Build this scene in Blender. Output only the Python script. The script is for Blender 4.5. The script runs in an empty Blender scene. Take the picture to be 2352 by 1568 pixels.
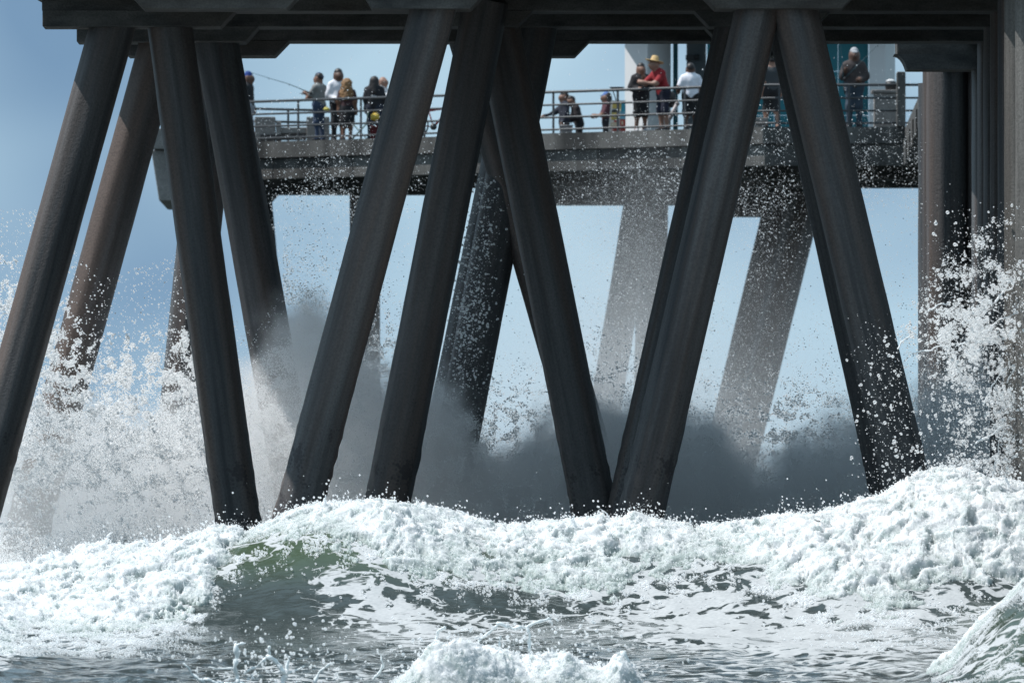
import bpy, math, random
import numpy as np
from mathutils import Vector, Quaternion, Matrix

R = math.radians
scene = bpy.context.scene
col = scene.collection
rng = np.random.default_rng(11)
random.seed(5)

# ------------------------------------------------------------------ camera
FPX, UC, VH, CZ = 28000.0, 1176.0, 1343.0, 1.6      # long telephoto; horizon low in the frame
cam = bpy.data.cameras.new('camera')
cam.sensor_width = 36.0
cam.lens = 36.0 * FPX / 2352.0
cam.shift_y = (VH - 784.0) / 2352.0
cam.clip_start = 1.0
cam.clip_end = 120000.0
cam.dof.use_dof = True
cam.dof.focus_distance = 222.0
cam.dof.aperture_fstop = 4.0
cam_ob = bpy.data.objects.new('camera', cam)
col.objects.link(cam_ob)
cam_ob.location = (0, 0, CZ)
cam_ob.rotation_euler = (R(90), 0, 0)
scene.camera = cam_ob

# ------------------------------------------------------------------ sky and sun
SUN_AZ, SUN_EL = -86.0, 60.0                          # left of the view direction, a little beyond the pier
world = bpy.data.worlds.new('World')
scene.world = world
world.use_nodes = True
nt = world.node_tree
bg = nt.nodes['Background']
sky = nt.nodes.new('ShaderNodeTexSky')
sky.sky_type = 'NISHITA'
sky.sun_disc = False
sky.sun_elevation = R(SUN_EL)
sky.sun_rotation = R(SUN_AZ)
sky.air_density = 1.0
sky.dust_density = 0.6
sky.ozone_density = 2.0
# hazy marine sky: the blue reaches down to the horizon, thin cloud drifts across it
wtc = nt.nodes.new('ShaderNodeTexCoord')
lift = nt.nodes.new('ShaderNodeVectorMath'); lift.operation = 'ADD'; lift.inputs[1].default_value = (0, 0, .42)
nrm = nt.nodes.new('ShaderNodeVectorMath'); nrm.operation = 'NORMALIZE'
nt.links.new(wtc.outputs['Generated'], lift.inputs[0]); nt.links.new(lift.outputs[0], nrm.inputs[0]); nt.links.new(nrm.outputs[0], sky.inputs[0])
cmap = nt.nodes.new('ShaderNodeMapping'); cmap.inputs['Scale'].default_value = (26, 26, 40); cmap.inputs['Location'].default_value = (6*1.37+.1, 0, 6*.61+.3)
cn = nt.nodes.new('ShaderNodeTexNoise'); cn.inputs['Scale'].default_value = 1.0; cn.inputs['Detail'].default_value = 2; cn.inputs['Roughness'].default_value = .4
nt.links.new(wtc.outputs['Generated'], cmap.inputs[0]); nt.links.new(cmap.outputs[0], cn.inputs['Vector'])
cr = nt.nodes.new('ShaderNodeMapRange'); cr.inputs[1].default_value = .30; cr.inputs[2].default_value = .56; cr.inputs[3].default_value = .22; cr.inputs[4].default_value = .92
nt.links.new(cn.outputs[0], cr.inputs[0])
cm = nt.nodes.new('ShaderNodeMix'); cm.data_type = 'RGBA'; cm.inputs[7].default_value = (5.4, 7.6, 9.1, 1)
nt.links.new(cr.outputs[0], cm.inputs[0]); tint = nt.nodes.new('ShaderNodeMix'); tint.data_type = 'RGBA'; tint.blend_type = 'MULTIPLY'; tint.inputs[0].default_value = 1.0; tint.inputs[7].default_value = (.80, 1.02, 1.06, 1)
nt.links.new(sky.outputs[0], tint.inputs[6]); nt.links.new(tint.outputs[2], cm.inputs[6])
nt.links.new(cm.outputs[2], bg.inputs[0])
bg.inputs[1].default_value = 0.085

sun = bpy.data.lights.new('sun', 'SUN')
sun.energy = 4.7
sun.angle = R(0.53)
sun.color = (1.0, 0.985, 0.965)
sun_ob = bpy.data.objects.new('sun', sun)
col.objects.link(sun_ob)
sd = Vector((math.sin(R(SUN_AZ)) * math.cos(R(SUN_EL)), math.cos(R(SUN_AZ)) * math.cos(R(SUN_EL)), math.sin(R(SUN_EL))))
sun_ob.rotation_euler = sd.to_track_quat('Z', 'Y').to_euler()
sun_ob.location = (-60, 250, 90)

vs = scene.view_settings
vs.view_transform = 'Standard'
vs.look = 'None'
vs.exposure = 0.08
vs.gamma = 1.0
vs.use_curve_mapping = False
cy = scene.cycles
cy.max_bounces = 18
cy.diffuse_bounces = 12
cy.glossy_bounces = 3
cy.transmission_bounces = 4
cy.sample_clamp_indirect = 10.0
cy.caustics_reflective = False
cy.caustics_refractive = False
cy.use_adaptive_sampling = False
cy.volume_bounces = 12
cy.volume_step_rate = 1.0
cy.volume_max_steps = 256
cy.use_denoising = True
cy.denoiser = 'OPENIMAGEDENOISE'
cy.denoising_input_passes = 'RGB_ALBEDO_NORMAL'
cy.denoising_prefilter = 'ACCURATE'

# ------------------------------------------------------------------ helpers
def P(u, v, Y):
    """a point at distance Y that the camera sees at (u, v) of a 2352 px wide picture"""
    return ((u - UC) * Y / FPX, Y, CZ + (VH - v) * Y / FPX)

def X_at(u, Y): return (u - UC) * Y / FPX
def Z_at(v, Y): return CZ + (VH - v) * Y / FPX

def hash3(xi, yi, zi, seed):
    h = (xi.astype(np.uint32) * np.uint32(374761393) + yi.astype(np.uint32) * np.uint32(668265263)
         + zi.astype(np.uint32) * np.uint32(2246822519) + np.uint32(seed * 3266489917 & 0xffffffff))
    h ^= h >> np.uint32(15); h *= np.uint32(2246822519)
    h ^= h >> np.uint32(13); h *= np.uint32(3266489917)
    h ^= h >> np.uint32(16)
    return h

GR = np.array([(1,1,0),(-1,1,0),(1,-1,0),(-1,-1,0),(1,0,1),(-1,0,1),(1,0,-1),(-1,0,-1),
               (0,1,1),(0,-1,1),(0,1,-1),(0,-1,-1),(1,1,0),(-1,1,0),(0,-1,1),(0,-1,-1)], np.float32)

def perlin(x, y, z, seed=0):
    x = np.asarray(x, np.float32); y = np.asarray(y, np.float32); z = np.asarray(z, np.float32)
    x, y, z = np.broadcast_arrays(x, y, z)
    xf = np.floor(x); yf = np.floor(y); zf = np.floor(z)
    xi = xf.astype(np.int32); yi = yf.astype(np.int32); zi = zf.astype(np.int32)
    fx = x - xf; fy = y - yf; fz = z - zf
    ux = fx*fx*fx*(fx*(fx*6-15)+10); uy = fy*fy*fy*(fy*(fy*6-15)+10); uz = fz*fz*fz*(fz*(fz*6-15)+10)
    def g(dx, dy, dz):
        gr = GR[hash3(xi+dx, yi+dy, zi+dz, seed) & np.uint32(15)]
        return gr[..., 0]*(fx-dx) + gr[..., 1]*(fy-dy) + gr[..., 2]*(fz-dz)
    def L(a, b, t): return a + (b - a)*t
    return L(L(L(g(0,0,0), g(1,0,0), ux), L(g(0,1,0), g(1,1,0), ux), uy),
             L(L(g(0,0,1), g(1,0,1), ux), L(g(0,1,1), g(1,1,1), ux), uy), uz)

def fbm(x, y, z, octs=4, seed=0, gain=0.5):
    s = 0; a = 1.0; f = 1.0
    for k in range(octs):
        s = s + a*perlin(x*f, y*f, z*f, seed + k*17); a *= gain; f *= 2.03
    return s

def sstep(a, b, x):
    t = np.clip((x - a)/(b - a), 0, 1)
    return t*t*(3 - 2*t)

def curve(pts):
    xs = np.array([p[0] for p in pts], float); ys = np.array([p[1] for p in pts], float)
    return lambda q: np.interp(q, xs, ys)

def new_mesh(name, verts, faces, smooth=False):
    me = bpy.data.meshes.new(name)
    verts = np.asarray(verts, np.float32).reshape(-1, 3)
    if isinstance(faces, np.ndarray):
        n = faces.shape[1]; m = len(faces)
        me.vertices.add(len(verts)); me.vertices.foreach_set('co', verts.ravel())
        me.loops.add(m*n); me.loops.foreach_set('vertex_index', faces.astype(np.int32).ravel())
        me.polygons.add(m); me.polygons.foreach_set('loop_start', np.arange(0, m*n, n, dtype=np.int32))
        me.update(calc_edges=True)
        me.validate()
    else:
        me.from_pydata([tuple(map(float, v)) for v in verts], [], faces)
        me.update()
    if smooth and len(me.polygons):
        me.polygons.foreach_set('use_smooth', np.ones(len(me.polygons), bool))
    return me

def tag(o, label=None, cat=None, group=None, kind=None):
    if label: o['label'] = label
    if cat: o['category'] = cat
    if group: o['group'] = group
    if kind: o['kind'] = kind
    return o

def empty(name, loc, label=None, cat=None, group=None, kind=None):
    o = bpy.data.objects.new(name, None)
    o.empty_display_size = 0.3
    o.location = loc
    col.objects.link(o)
    return tag(o, label, cat, group, kind)

WLOC = {}
def root_loc(o):
    l = Vector((0, 0, 0))
    while o is not None:
        l = l + Vector(o.location); o = o.parent
    return l

def obj(name, me, mat, parent=None, loc=None):
    """mesh given in world coordinates (loc None) or in local coordinates round loc (world)"""
    o = bpy.data.objects.new(name, me)
    if mat is not None:
        for m in (mat if isinstance(mat, (list, tuple)) else [mat]):
            me.materials.append(m)
    col.objects.link(o)
    pl = root_loc(parent) if parent is not None else Vector((0, 0, 0))
    if loc is None:
        cs = np.empty(len(me.vertices)*3, np.float32); me.vertices.foreach_get('co', cs)
        cs = cs.reshape(-1, 3)
        b = Vector((float((cs[:, 0].min()+cs[:, 0].max())/2), float((cs[:, 1].min()+cs[:, 1].max())/2), float(cs[:, 2].min()))) if len(cs) else Vector((0, 0, 0))
        me.vertices.foreach_set('co', (cs - np.array(b, np.float32)).ravel()); me.update()
        loc = b
    o.location = Vector(loc) - pl
    if parent is not None: o.parent = parent
    return o

def box_data(x0, x1, y0, y1, z0, z1, bev=0.0):
    v = [(x0,y0,z0),(x1,y0,z0),(x1,y1,z0),(x0,y1,z0),(x0,y0,z1),(x1,y0,z1),(x1,y1,z1),(x0,y1,z1)]
    f = [(0,3,2,1),(4,5,6,7),(0,1,5,4),(1,2,6,5),(2,3,7,6),(3,0,4,7)]
    return v, f

def bevel_mesh(me, w, seg=2):
    import bmesh
    bm = bmesh.new(); bm.from_mesh(me)
    bmesh.ops.recalc_face_normals(bm, faces=bm.faces)
    bmesh.ops.bevel(bm, geom=list(bm.edges), offset=w, segments=seg, affect='EDGES', profile=0.6, clamp_overlap=True)
    bm.to_mesh(me); bm.free(); me.update()
    return me

def box(name, x0, x1, y0, y1, z0, z1, mat, parent=None, bev=0.0):
    me = new_mesh(name, *box_data(x0, x1, y0, y1, z0, z1))
    if bev > 0: bevel_mesh(me, bev)
    return obj(name, me, mat, parent)

def prism_data(poly, y0, y1):
    """polygon in XZ pulled along Y"""
    n = len(poly)
    v = [(x, y0, z) for x, z in poly] + [(x, y1, z) for x, z in poly]
    f = [tuple(range(n)), tuple(range(2*n-1, n-1, -1))]
    for i in range(n):
        j = (i+1) % n
        f.append((j, i, i+n, j+n))
    return v, f

def prism_z_data(poly, z0, z1):
    n = len(poly)
    v = [(x, y, z0) for x, y in poly] + [(x, y, z1) for x, y in poly]
    f = [tuple(range(n-1, -1, -1)), tuple(range(n, 2*n))]
    for i in range(n):
        j = (i+1) % n
        f.append((i, j, j+n, i+n))
    return v, f

def prism(name, poly, y0, y1, mat, parent=None, bev=0.0, axis='y'):
    me = new_mesh(name, *(prism_data if axis == 'y' else prism_z_data)(poly, y0, y1))
    import bmesh
    bm = bmesh.new(); bm.from_mesh(me); bmesh.ops.recalc_face_normals(bm, faces=bm.faces); bm.to_mesh(me); bm.free()
    if bev > 0: bevel_mesh(me, bev)
    return obj(name, me, mat, parent)

def tube_data(pts, rads, n=10, cap=True):
    pts = [Vector(p) for p in pts]
    V, F = [], []
    t0 = (pts[1] - pts[0]).normalized()
    ref = Vector((0, 0, 1)) if abs(t0.z) < 0.9 else Vector((0, 1, 0))
    for i, p in enumerate(pts):
        t = (pts[min(i+1, len(pts)-1)] - pts[max(i-1, 0)]).normalized()
        a = t.cross(ref).normalized(); b = t.cross(a).normalized()
        r = rads[i] if isinstance(rads, (list, tuple)) else rads
        for k in range(n):
            an = 2*math.pi*k/n
            V.append(p + a*(r*math.cos(an)) + b*(r*math.sin(an)))
    for i in range(len(pts)-1):
        for k in range(n):
            k2 = (k+1) % n
            F.append((i*n+k, i*n+k2, (i+1)*n+k2, (i+1)*n+k))
    if cap:
        F.append(tuple(range(n-1, -1, -1)))
        F.append(tuple((len(pts)-1)*n + k for k in range(n)))
    return [tuple(v) for v in V], F

def tube(name, pts, rads, mat, parent=None, n=10):
    return obj(name, new_mesh(name, *tube_data(pts, rads, n), smooth=True), mat, parent)

def lathe_data(prof, n=24, c=(0, 0, 0)):
    V, F = [], []
    for r, z in prof:
        for k in range(n):
            a = 2*math.pi*k/n
            V.append((c[0]+r*math.cos(a), c[1]+r*math.sin(a), c[2]+z))
    for i in range(len(prof)-1):
        for k in range(n):
            k2 = (k+1) % n
            F.append((i*n+k, i*n+k2, (i+1)*n+k2, (i+1)*n+k))
    F.append(tuple(range(n-1, -1, -1)))
    F.append(tuple((len(prof)-1)*n + k for k in range(n)))
    return V, F

# ------------------------------------------------------------------ materials
def mat_new(name):
    m = bpy.data.materials.new(name); m.use_nodes = True
    return m, m.node_tree, m.node_tree.nodes['Principled BSDF']

def plain(name, c, rough=0.7, var=0.15, scale=12.0, metal=0.0):
    m, t, b = mat_new(name)
    tc = t.nodes.new('ShaderNodeTexCoord')
    nz = t.nodes.new('ShaderNodeTexNoise'); nz.inputs['Scale'].default_value = scale; nz.inputs['Detail'].default_value = 4
    t.links.new(tc.outputs['Object'], nz.inputs['Vector'])
    mx = t.nodes.new('ShaderNodeMix'); mx.data_type = 'RGBA'
    mx.inputs[6].default_value = (*[x*(1-var) for x in c], 1); mx.inputs[7].default_value = (*[min(1, x*(1+var)) for x in c], 1)
    t.links.new(nz.outputs[0], mx.inputs[0]); t.links.new(mx.outputs[2], b.inputs['Base Color'])
    b.inputs['Roughness'].default_value = rough; b.inputs['Metallic'].default_value = metal
    return m

def concrete(name, dark, mid, stain, stretch=(1, 1, 1), scale=1.2, rough=0.85, stain_amt=0.5, bump=0.4, tide=False):
    m, t, b = mat_new(name)
    N = t.nodes.new; Lk = t.links.new
    tc = N('ShaderNodeTexCoord'); oi = N('ShaderNodeObjectInfo')
    mp = N('ShaderNodeMapping'); mp.inputs['Scale'].default_value = stretch
    Lk(tc.outputs['Object'], mp.inputs['Vector'])
    off = N('ShaderNodeVectorMath'); off.operation = 'MULTIPLY_ADD'
    off.inputs[1].default_value = (37.0, 17.0, 53.0)
    Lk(oi.outputs['Random'], off.inputs[0]); Lk(mp.outputs[0], off.inputs[2])
    n1 = N('ShaderNodeTexNoise'); n1.inputs['Scale'].default_value = scale; n1.inputs['Detail'].default_value = 8; n1.inputs['Roughness'].default_value = 0.62
    n2 = N('ShaderNodeTexNoise'); n2.inputs['Scale'].default_value = scale*0.45; n2.inputs['Detail'].default_value = 5
    n3 = N('ShaderNodeTexNoise'); n3.inputs['Scale'].default_value = 26; n3.inputs['Detail'].default_value = 6
    Lk(off.outputs[0], n1.inputs['Vector']); Lk(off.outputs[0], n2.inputs['Vector']); Lk(tc.outputs['Object'], n3.inputs['Vector'])
    r1 = N('ShaderNodeValToRGB'); r1.color_ramp.elements[0].position = 0.34; r1.color_ramp.elements[1].position = 0.68
    r1.color_ramp.elements[0].color = (*dark, 1); r1.color_ramp.elements[1].color = (*mid, 1)
    Lk(n1.outputs[0], r1.inputs[0])
    r2 = N('ShaderNodeValToRGB'); r2.color_ramp.elements[0].position = 0.46; r2.color_ramp.elements[1].position = 0.66
    r2.color_ramp.elements[0].color = (0, 0, 0, 1); r2.color_ramp.elements[1].color = (stain_amt,)*3 + (1,)
    Lk(n2.outputs[0], r2.inputs[0])
    mx = N('ShaderNodeMix'); mx.data_type = 'RGBA'; mx.inputs[7].default_value = (*stain, 1)
    Lk(r2.outputs[0], mx.inputs[0]); Lk(r1.outputs[0], mx.inputs[6])
    mu = N('ShaderNodeMix'); mu.data_type = 'RGBA'; mu.blend_type = 'MULTIPLY'; mu.inputs[0].default_value = 0.55
    r3 = N('ShaderNodeValToRGB'); r3.color_ramp.elements[0].position = 0.3; r3.color_ramp.elements[1].position = 0.62
    r3.color_ramp.elements[0].color = (0.45, 0.45, 0.45, 1); r3.color_ramp.elements[1].color = (1.1, 1.1, 1.1, 1)
    Lk(n3.outputs[0], r3.inputs[0]); Lk(mx.outputs[2], mu.inputs[6]); Lk(r3.outputs[0], mu.inputs[7])
    fin = mu.outputs[2]
    if tide:                                            # mussels and weed in patches towards the waterline, wet below
        sp = N('ShaderNodeSeparateXYZ'); Lk(tc.outputs['Object'], sp.inputs[0])
        lo = N('ShaderNodeMapRange'); lo.inputs[1].default_value = -5.5; lo.inputs[2].default_value = -10.5; Lk(sp.outputs[2], lo.inputs[0])
        vo = N('ShaderNodeTexVoronoi'); vo.inputs['Scale'].default_value = 16; Lk(tc.outputs['Object'], vo.inputs['Vector'])
        pn = N('ShaderNodeTexNoise'); pn.inputs['Scale'].default_value = 2.4; pn.inputs['Detail'].default_value = 6; Lk(tc.outputs['Object'], pn.inputs['Vector'])
        m1 = N('ShaderNodeMath'); m1.operation = 'MULTIPLY_ADD'; m1.inputs[1].default_value = .45; Lk(lo.outputs[0], m1.inputs[0]); Lk(pn.outputs[0], m1.inputs[2])
        m2 = N('ShaderNodeMath'); m2.operation = 'MULTIPLY_ADD'; m2.inputs[1].default_value = -.35; Lk(vo.outputs['Distance'], m2.inputs[0]); Lk(m1.outputs[0], m2.inputs[2])
        m3 = N('ShaderNodeMapRange'); m3.inputs[1].default_value = .74; m3.inputs[2].default_value = .84; m3.inputs[4].default_value = .7; Lk(m2.outputs[0], m3.inputs[0])
        mm = N('ShaderNodeMix'); mm.data_type = 'RGBA'; mm.inputs[7].default_value = (.022, .017, .020, 1)
        Lk(m3.outputs[0], mm.inputs[0]); Lk(fin, mm.inputs[6]); fin = mm.outputs[2]
    Lk(fin, b.inputs['Base Color'])
    b.inputs['Roughness'].default_value = rough
    bp = N('ShaderNodeBump'); bp.inputs['Strength'].default_value = bump; bp.inputs['Distance'].default_value = 0.02
    Lk(n3.outputs[0], bp.inputs['Height']); Lk(bp.outputs[0], b.inputs['Normal'])
    return m

M = {}
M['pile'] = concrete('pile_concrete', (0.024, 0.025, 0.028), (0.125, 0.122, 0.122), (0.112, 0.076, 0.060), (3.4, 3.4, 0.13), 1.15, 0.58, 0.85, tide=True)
M['sunlit_pile'] = concrete('sunlit_pile_concrete', (0.06, 0.057, 0.053), (0.21, 0.20, 0.185), (0.05, 0.043, 0.036), (3.0, 3.0, 0.13), 1.1, 0.8, 0.85)  # paler copy of the pile concrete, sunlight on the nearest columns painted into its colour
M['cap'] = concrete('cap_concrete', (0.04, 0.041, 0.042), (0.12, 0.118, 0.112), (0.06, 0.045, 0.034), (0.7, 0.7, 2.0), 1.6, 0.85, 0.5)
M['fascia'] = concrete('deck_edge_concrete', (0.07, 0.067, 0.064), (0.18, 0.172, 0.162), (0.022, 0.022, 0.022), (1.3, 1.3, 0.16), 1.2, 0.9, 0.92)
M['block'] = concrete('bench_concrete', (0.20, 0.185, 0.175), (0.30, 0.285, 0.27), (0.15, 0.13, 0.12), (1, 1, 1), 2.0, 0.9, 0.4)
M['rail'] = plain('rail_steel', (0.055, 0.058, 0.062), 0.5, 0.25, 6, 0.2)
M['white_wall'] = plain('white_plaster', (0.62, 0.62, 0.62), 0.8, 0.05, 1.2)
M['teal'] = plain('teal_paint', (0.012, 0.16, 0.20), 0.6, 0.12, 1.5)
M['grey_wall'] = plain('grey_plaster', (0.25, 0.28, 0.30), 0.8, 0.08, 1.2)
M['glass'] = plain('dark_glass', (0.02, 0.03, 0.035), 0.1, 0.1, 1.0)
M['black'] = plain('black_plastic', (0.012, 0.012, 0.014), 0.5, 0.2, 8)
# ------------------------------------------------------------------ near pier platform
HZ, SZ, DZ = 12.07, 12.36, 13.5          # haunch bottom, shallow cap bottom, deck top
CAPW = 1.3

def pile_mesh(rad=0.425, length=16.0, seed=1):
    n, m = 40, 90
    a = np.linspace(0, 2*np.pi, n, endpoint=False)
    t = np.linspace(0, 1, m)
    A, T = np.meshgrid(a, t)
    Z = -T*length
    rr = rad + 0.007*fbm(np.cos(A)*1.5, np.sin(A)*1.5, Z*0.8, 3, seed)
    a8 = np.mod(A + np.pi/8, np.pi/4) - np.pi/8
    rr = rr*(.965/np.cos(a8)**.8)                      # eight soft faces
    low = sstep(6.5, 11.0, -Z)                        # mussels and barnacles near the water
    bn = perlin(np.cos(A)*5, np.sin(A)*5, Z*5.5, seed+5)
    rr = rr + low*np.clip(bn-0.16, 0, 1)*0.13
    X, Y = rr*np.cos(A), rr*np.sin(A)
    V = np.stack([X, Y, Z], -1).reshape(-1, 3)
    i = np.arange(m-1)[:, None]*n; k = np.arange(n)[None, :]; k2 = (k+1) % n
    F = np.stack([i+k, i+n+k, i+n+k2, i+k2], -1).reshape(-1, 4)
    return new_mesh('pile', V, F, smooth=True)

PILE_ME = [pile_mesh(seed=s) for s in (1, 2, 3)]
SUNLIT_ME = pile_mesh(seed=4); SUNLIT_ME.materials.append(M['sunlit_pile'])
for me in PILE_ME: me.materials.append(M['pile'])
_pc = [0]
def pile(parent, Y, ua, va, ub, vb, ztop, mesh=None):
    a = Vector(P(ua, va, Y)); b = Vector(P(ub, vb, Y))
    d = (a - b).normalized()
    top = a + d*((ztop - a.z)/d.z)
    _pc[0] += 1
    o = bpy.data.objects.new('pile', mesh or PILE_ME[_pc[0] % 3])
    col.objects.link(o); o.parent = parent
    o.location = top - root_loc(parent)
    q = Vector((0, 0, 1)).rotation_difference(d)
    o.rotation_euler = (q @ Quaternion((0, 0, 1), _pc[0]*1.3)).to_euler()
    return o

pier = empty('pier_platform', (0, 235, 0), 'dark concrete pier platform on raked round piles, overhead in the foreground', 'pier')
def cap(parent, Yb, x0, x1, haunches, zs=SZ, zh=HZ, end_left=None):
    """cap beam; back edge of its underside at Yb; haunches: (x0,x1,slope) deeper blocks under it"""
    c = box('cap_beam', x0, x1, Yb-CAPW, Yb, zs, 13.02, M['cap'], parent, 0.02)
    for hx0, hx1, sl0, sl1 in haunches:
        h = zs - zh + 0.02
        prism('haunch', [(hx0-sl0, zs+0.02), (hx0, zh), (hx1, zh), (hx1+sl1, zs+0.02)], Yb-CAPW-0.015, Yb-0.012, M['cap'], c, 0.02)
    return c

XE = -8.82
cap(pier, 223.0, -7.6, 16, [(-6.7, -4.1, .3, .3), (-2.55, -0.75, .18, .3), (3.7, 6.0, .3, .3)])
c1 = cap(pier, 230.0, XE, 16, [(XE+.01, X_at(510, 230), 0, .29), (-1.3, .1, .3, .3), (3.7, 5.7, .3, .3)])
cap(pier, 236.5, -8.41, 16, [(-8.40, X_at(567, 236.5), 0, .27), (-1.3, -.2, .3, .3), (4.0, 5.4, .3, .3)])
cap(pier, 242.7, -7.9, 16, [(-7.6, -4.7, .3, .3), (-.9, X_at(1320, 242.7), .3, .30), (4.2, 5.5, .3, .3)])
# last bent lies under the main pier only; its haunch has a curved end
xa, xb = X_at(2050, 249), X_at(2082, 249)
c4 = box('cap_beam', xa+.05, 16, 249.0-CAPW, 249.0, SZ, 13.02, M['cap'], pier, 0.02)
arc = [(xa + (xb-xa)*math.sin(t), SZ + .02 - (SZ-HZ+.25)*(1-math.cos(t))) for t in np.linspace(0.0, 1.45, 9)]
arc = [(x, max(HZ, z)) for x, z in arc]
prism('haunch', arc + [(arc[-1][0], HZ-.001), (16, HZ-.001), (16, SZ+.02)], 249.0-CAPW-.015, 248.988, M['cap'], c4, 0.0)
# fascia beam along the free left edge, girders and deck planks of the slab
prism('edge_beam', [(-9.35, 221.2), (-9.05, 221.2), (-8.05, 243.6), (-8.35, 243.6)], 12.62, 13.3, M['cap'], pier, 0.02, 'z')
for gx in (-6.9, -4.6, -2.3, 0.0, 2.3, 4.6, 6.9):
    prism('girder', [(gx-.22, 221.6), (gx+.22, 221.6), (gx+.22+.4, 243.2), (gx-.22+.4, 243.2)], 12.62, 13.08, M['cap'], pier, 0, 'z')
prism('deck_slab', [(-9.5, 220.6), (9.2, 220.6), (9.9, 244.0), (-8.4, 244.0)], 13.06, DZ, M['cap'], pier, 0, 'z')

PL = [  # Y, centre u/v high, centre u/v low, top
 (229.35, 257, 68, 54, 800), (229.35, 391, 68, 549, 1220),          # left pair of the first bent
 (235.85, 368, 103, 207, 690), (235.85, 498, 103, 590, 620),        # left pair behind it
 (242.05, 500, 135, 425, 850),
 (222.35, 974, 100, 686, 1170), (228.75, 1092, 130, 895, 1130),     # middle group
 (229.85, 1142, 60, 1357, 1130), (235.85, 1155, 350, 1300, 850),
 (242.05, 1110, 590, 1050, 880), (235.9, 1130, 590, 1075, 880),
 (222.35, 1653, 400, 1479, 1150), (229.35, 1686, 100, 1476, 1040),  # right group
 (222.35, 1837, 70, 2072, 1060), (229.35, 1827, 120, 2052, 1140),
]
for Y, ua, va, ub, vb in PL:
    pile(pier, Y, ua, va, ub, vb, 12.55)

# ------------------------------------------------------------------ main pier, running out to sea on the right
main = empty('main_pier', (12, 300, 0), 'long dark main pier on rows of upright piles along the right edge', 'pier')
def XL(Y): return 8.62 + 0.0194*(Y - 210)
bents = [216.6] + [222.35 + .0, 229.35, 235.85, 242.05, 248.3] + [254.7 + 6.4*k for k in range(10)]
for i, Y in enumerate(bents):
    x = XL(Y)
    if Y < 221 or Y > 250:
        c = box('cap_beam', x-.55, x+9.6, Y-.65, Y+.65, SZ, 13.02, M['cap'], main, 0.02)
    def vert(xc):
        o = pile(main, Y, UC + xc*FPX/Y, 200, UC + xc*FPX/Y, 1000, 12.6, SUNLIT_ME if Y < 221 else None)
    vert(x + .425)
    for off in (4.3, 8.4):
        if 200 < Y < 330: vert(x + .425 + off)
    if 250 < Y < 272: vert(x - .40)           # outer row beyond the near platform
pile(main, 214.4, 2386, 200, 2386, 1000, 12.6, SUNLIT_ME)
box('cap_beam', 8.25, 18, 213.75, 215.05, SZ, 13.02, M['cap'], main, .02)
prism('deck_slab', [(8.05, 180), (19, 180), (23.5, 322), (10.3, 322)], 13.03, DZ-.02, M['cap'], main, 0, 'z')
for k, off in enumerate((.1, 2.4, 4.7, 7.0, 9.0)):
    prism('girder', [(XL(180)+off-.2, 180.4), (XL(180)+off+.2, 180.4), (XL(320)+off+.2, 321), (XL(320)+off-.2, 321)], 12.60, 13.05, M['cap'], main, 0, 'z')

# ------------------------------------------------------------------ far platform with the anglers
far = empty('pier_platform', (0, 333, 0), 'sunlit concrete platform farther out, carrying the railing and people', 'pier')
def edgeY(u):                                          # distance of the slanted deck edge seen at u
    return np.interp(u, [420, 576, 1585, 1752, 2300], [329.4, 327.6, 318.7, 317.0, 316.7])
def edgeP(u, back=0.0):
    Y = float(edgeY(u)); return Vector((X_at(u, Y), Y + back, DZ))
E0, E1, E2 = edgeP(440), edgeP(1752), edgeP(2120)
def off_line(a, b, d):
    t = (b - a); n = Vector((-t.y, t.x, 0)).normalized()
    return n*d
n01 = off_line(E0, E1, 1.0)
poly = [(E0.x, E0.y), (E1.x, E1.y), (E2.x+1.2, E2.y), (E2.x+1.2, 352), (-2, 352), (-7.9, 340)]
prism('deck_slab', poly, DZ-.43, DZ, M['fascia'], far, 0, 'z')
ins = [(E0.x+.1, E0.y+.16), (E1.x-.04, E1.y+.14), (E2.x+1.2, E2.y+.12), (E2.x+1.2, 351.8), (-2, 351.8), (-7.8, 339.8)]
def band(name, a, b, d0, d1, z0, z1, mat, parent):
    n = off_line(a, b, 1.0)
    p = [a + n*d0, b + n*d0, b + n*d1, a + n*d1]
    return prism(name, [(q.x, q.y) for q in p], z0, z1, mat, parent, 0.01, 'z')
nseg = 7
for k in range(nseg):                                  # separate edge panels with open joints
    a = E0.lerp(E1, k/nseg); b = E0.lerp(E1, (k+1)/nseg)
    t = (b-a).normalized()*0.012
    band('edge_panel', a+t, b-t, .10, .5, 12.50, DZ-.445, M['fascia'], far)
band('edge_panel', E1 + Vector((.03, 0, 0)), E2, .10, .5, 12.50, DZ-.445, M['fascia'], far)
# caps under it
cap(far, 337.0, -8.5, -1.2, [(-8.2, X_at(618, 337), .3, .28)])
cap(far, 341.0, -1.0, 5.2, [(.4, 5.0, .3, .0)], zh=12.20)
cap(far, 347.5, 5.3, 9.2, [(5.4, 7.9, .3, .3)])
cap(far, 331.0, -1.5, 12, [])
cap(far, 324.8, 3.6, 12, [])
# nose at the left end of the platform
prism('edge_panel', [(X_at(348, 321.5), 13.05), (X_at(366, 321.5), 11.72), (X_at(470, 321.5), 11.72), (X_at(470, 321.5), 13.05)], 321.2, 329.0, M['block'], far, .03)
prism('edge_panel', [(X_at(352, 321.3), 13.07), (X_at(470, 321.3), 13.07), (X_at(470, 321.3), 13.62), (X_at(352, 321.3), 13.62)], 321.0, 329.1, M['block'], far, .03)
for Y, ua, va, ub, vb in [(335, 1468, 470, 1397, 900), (341, 1500, 470, 1491, 880), (345.5, 1781, 500, 1686, 900),
                          (341, 1828, 560, 1743, 900), (336.3, 590, 460, 612, 700), (336.3, 838, 450, 838, 900)]:
    pile(far, Y, ua, va, ub, vb, 12.5)

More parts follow.
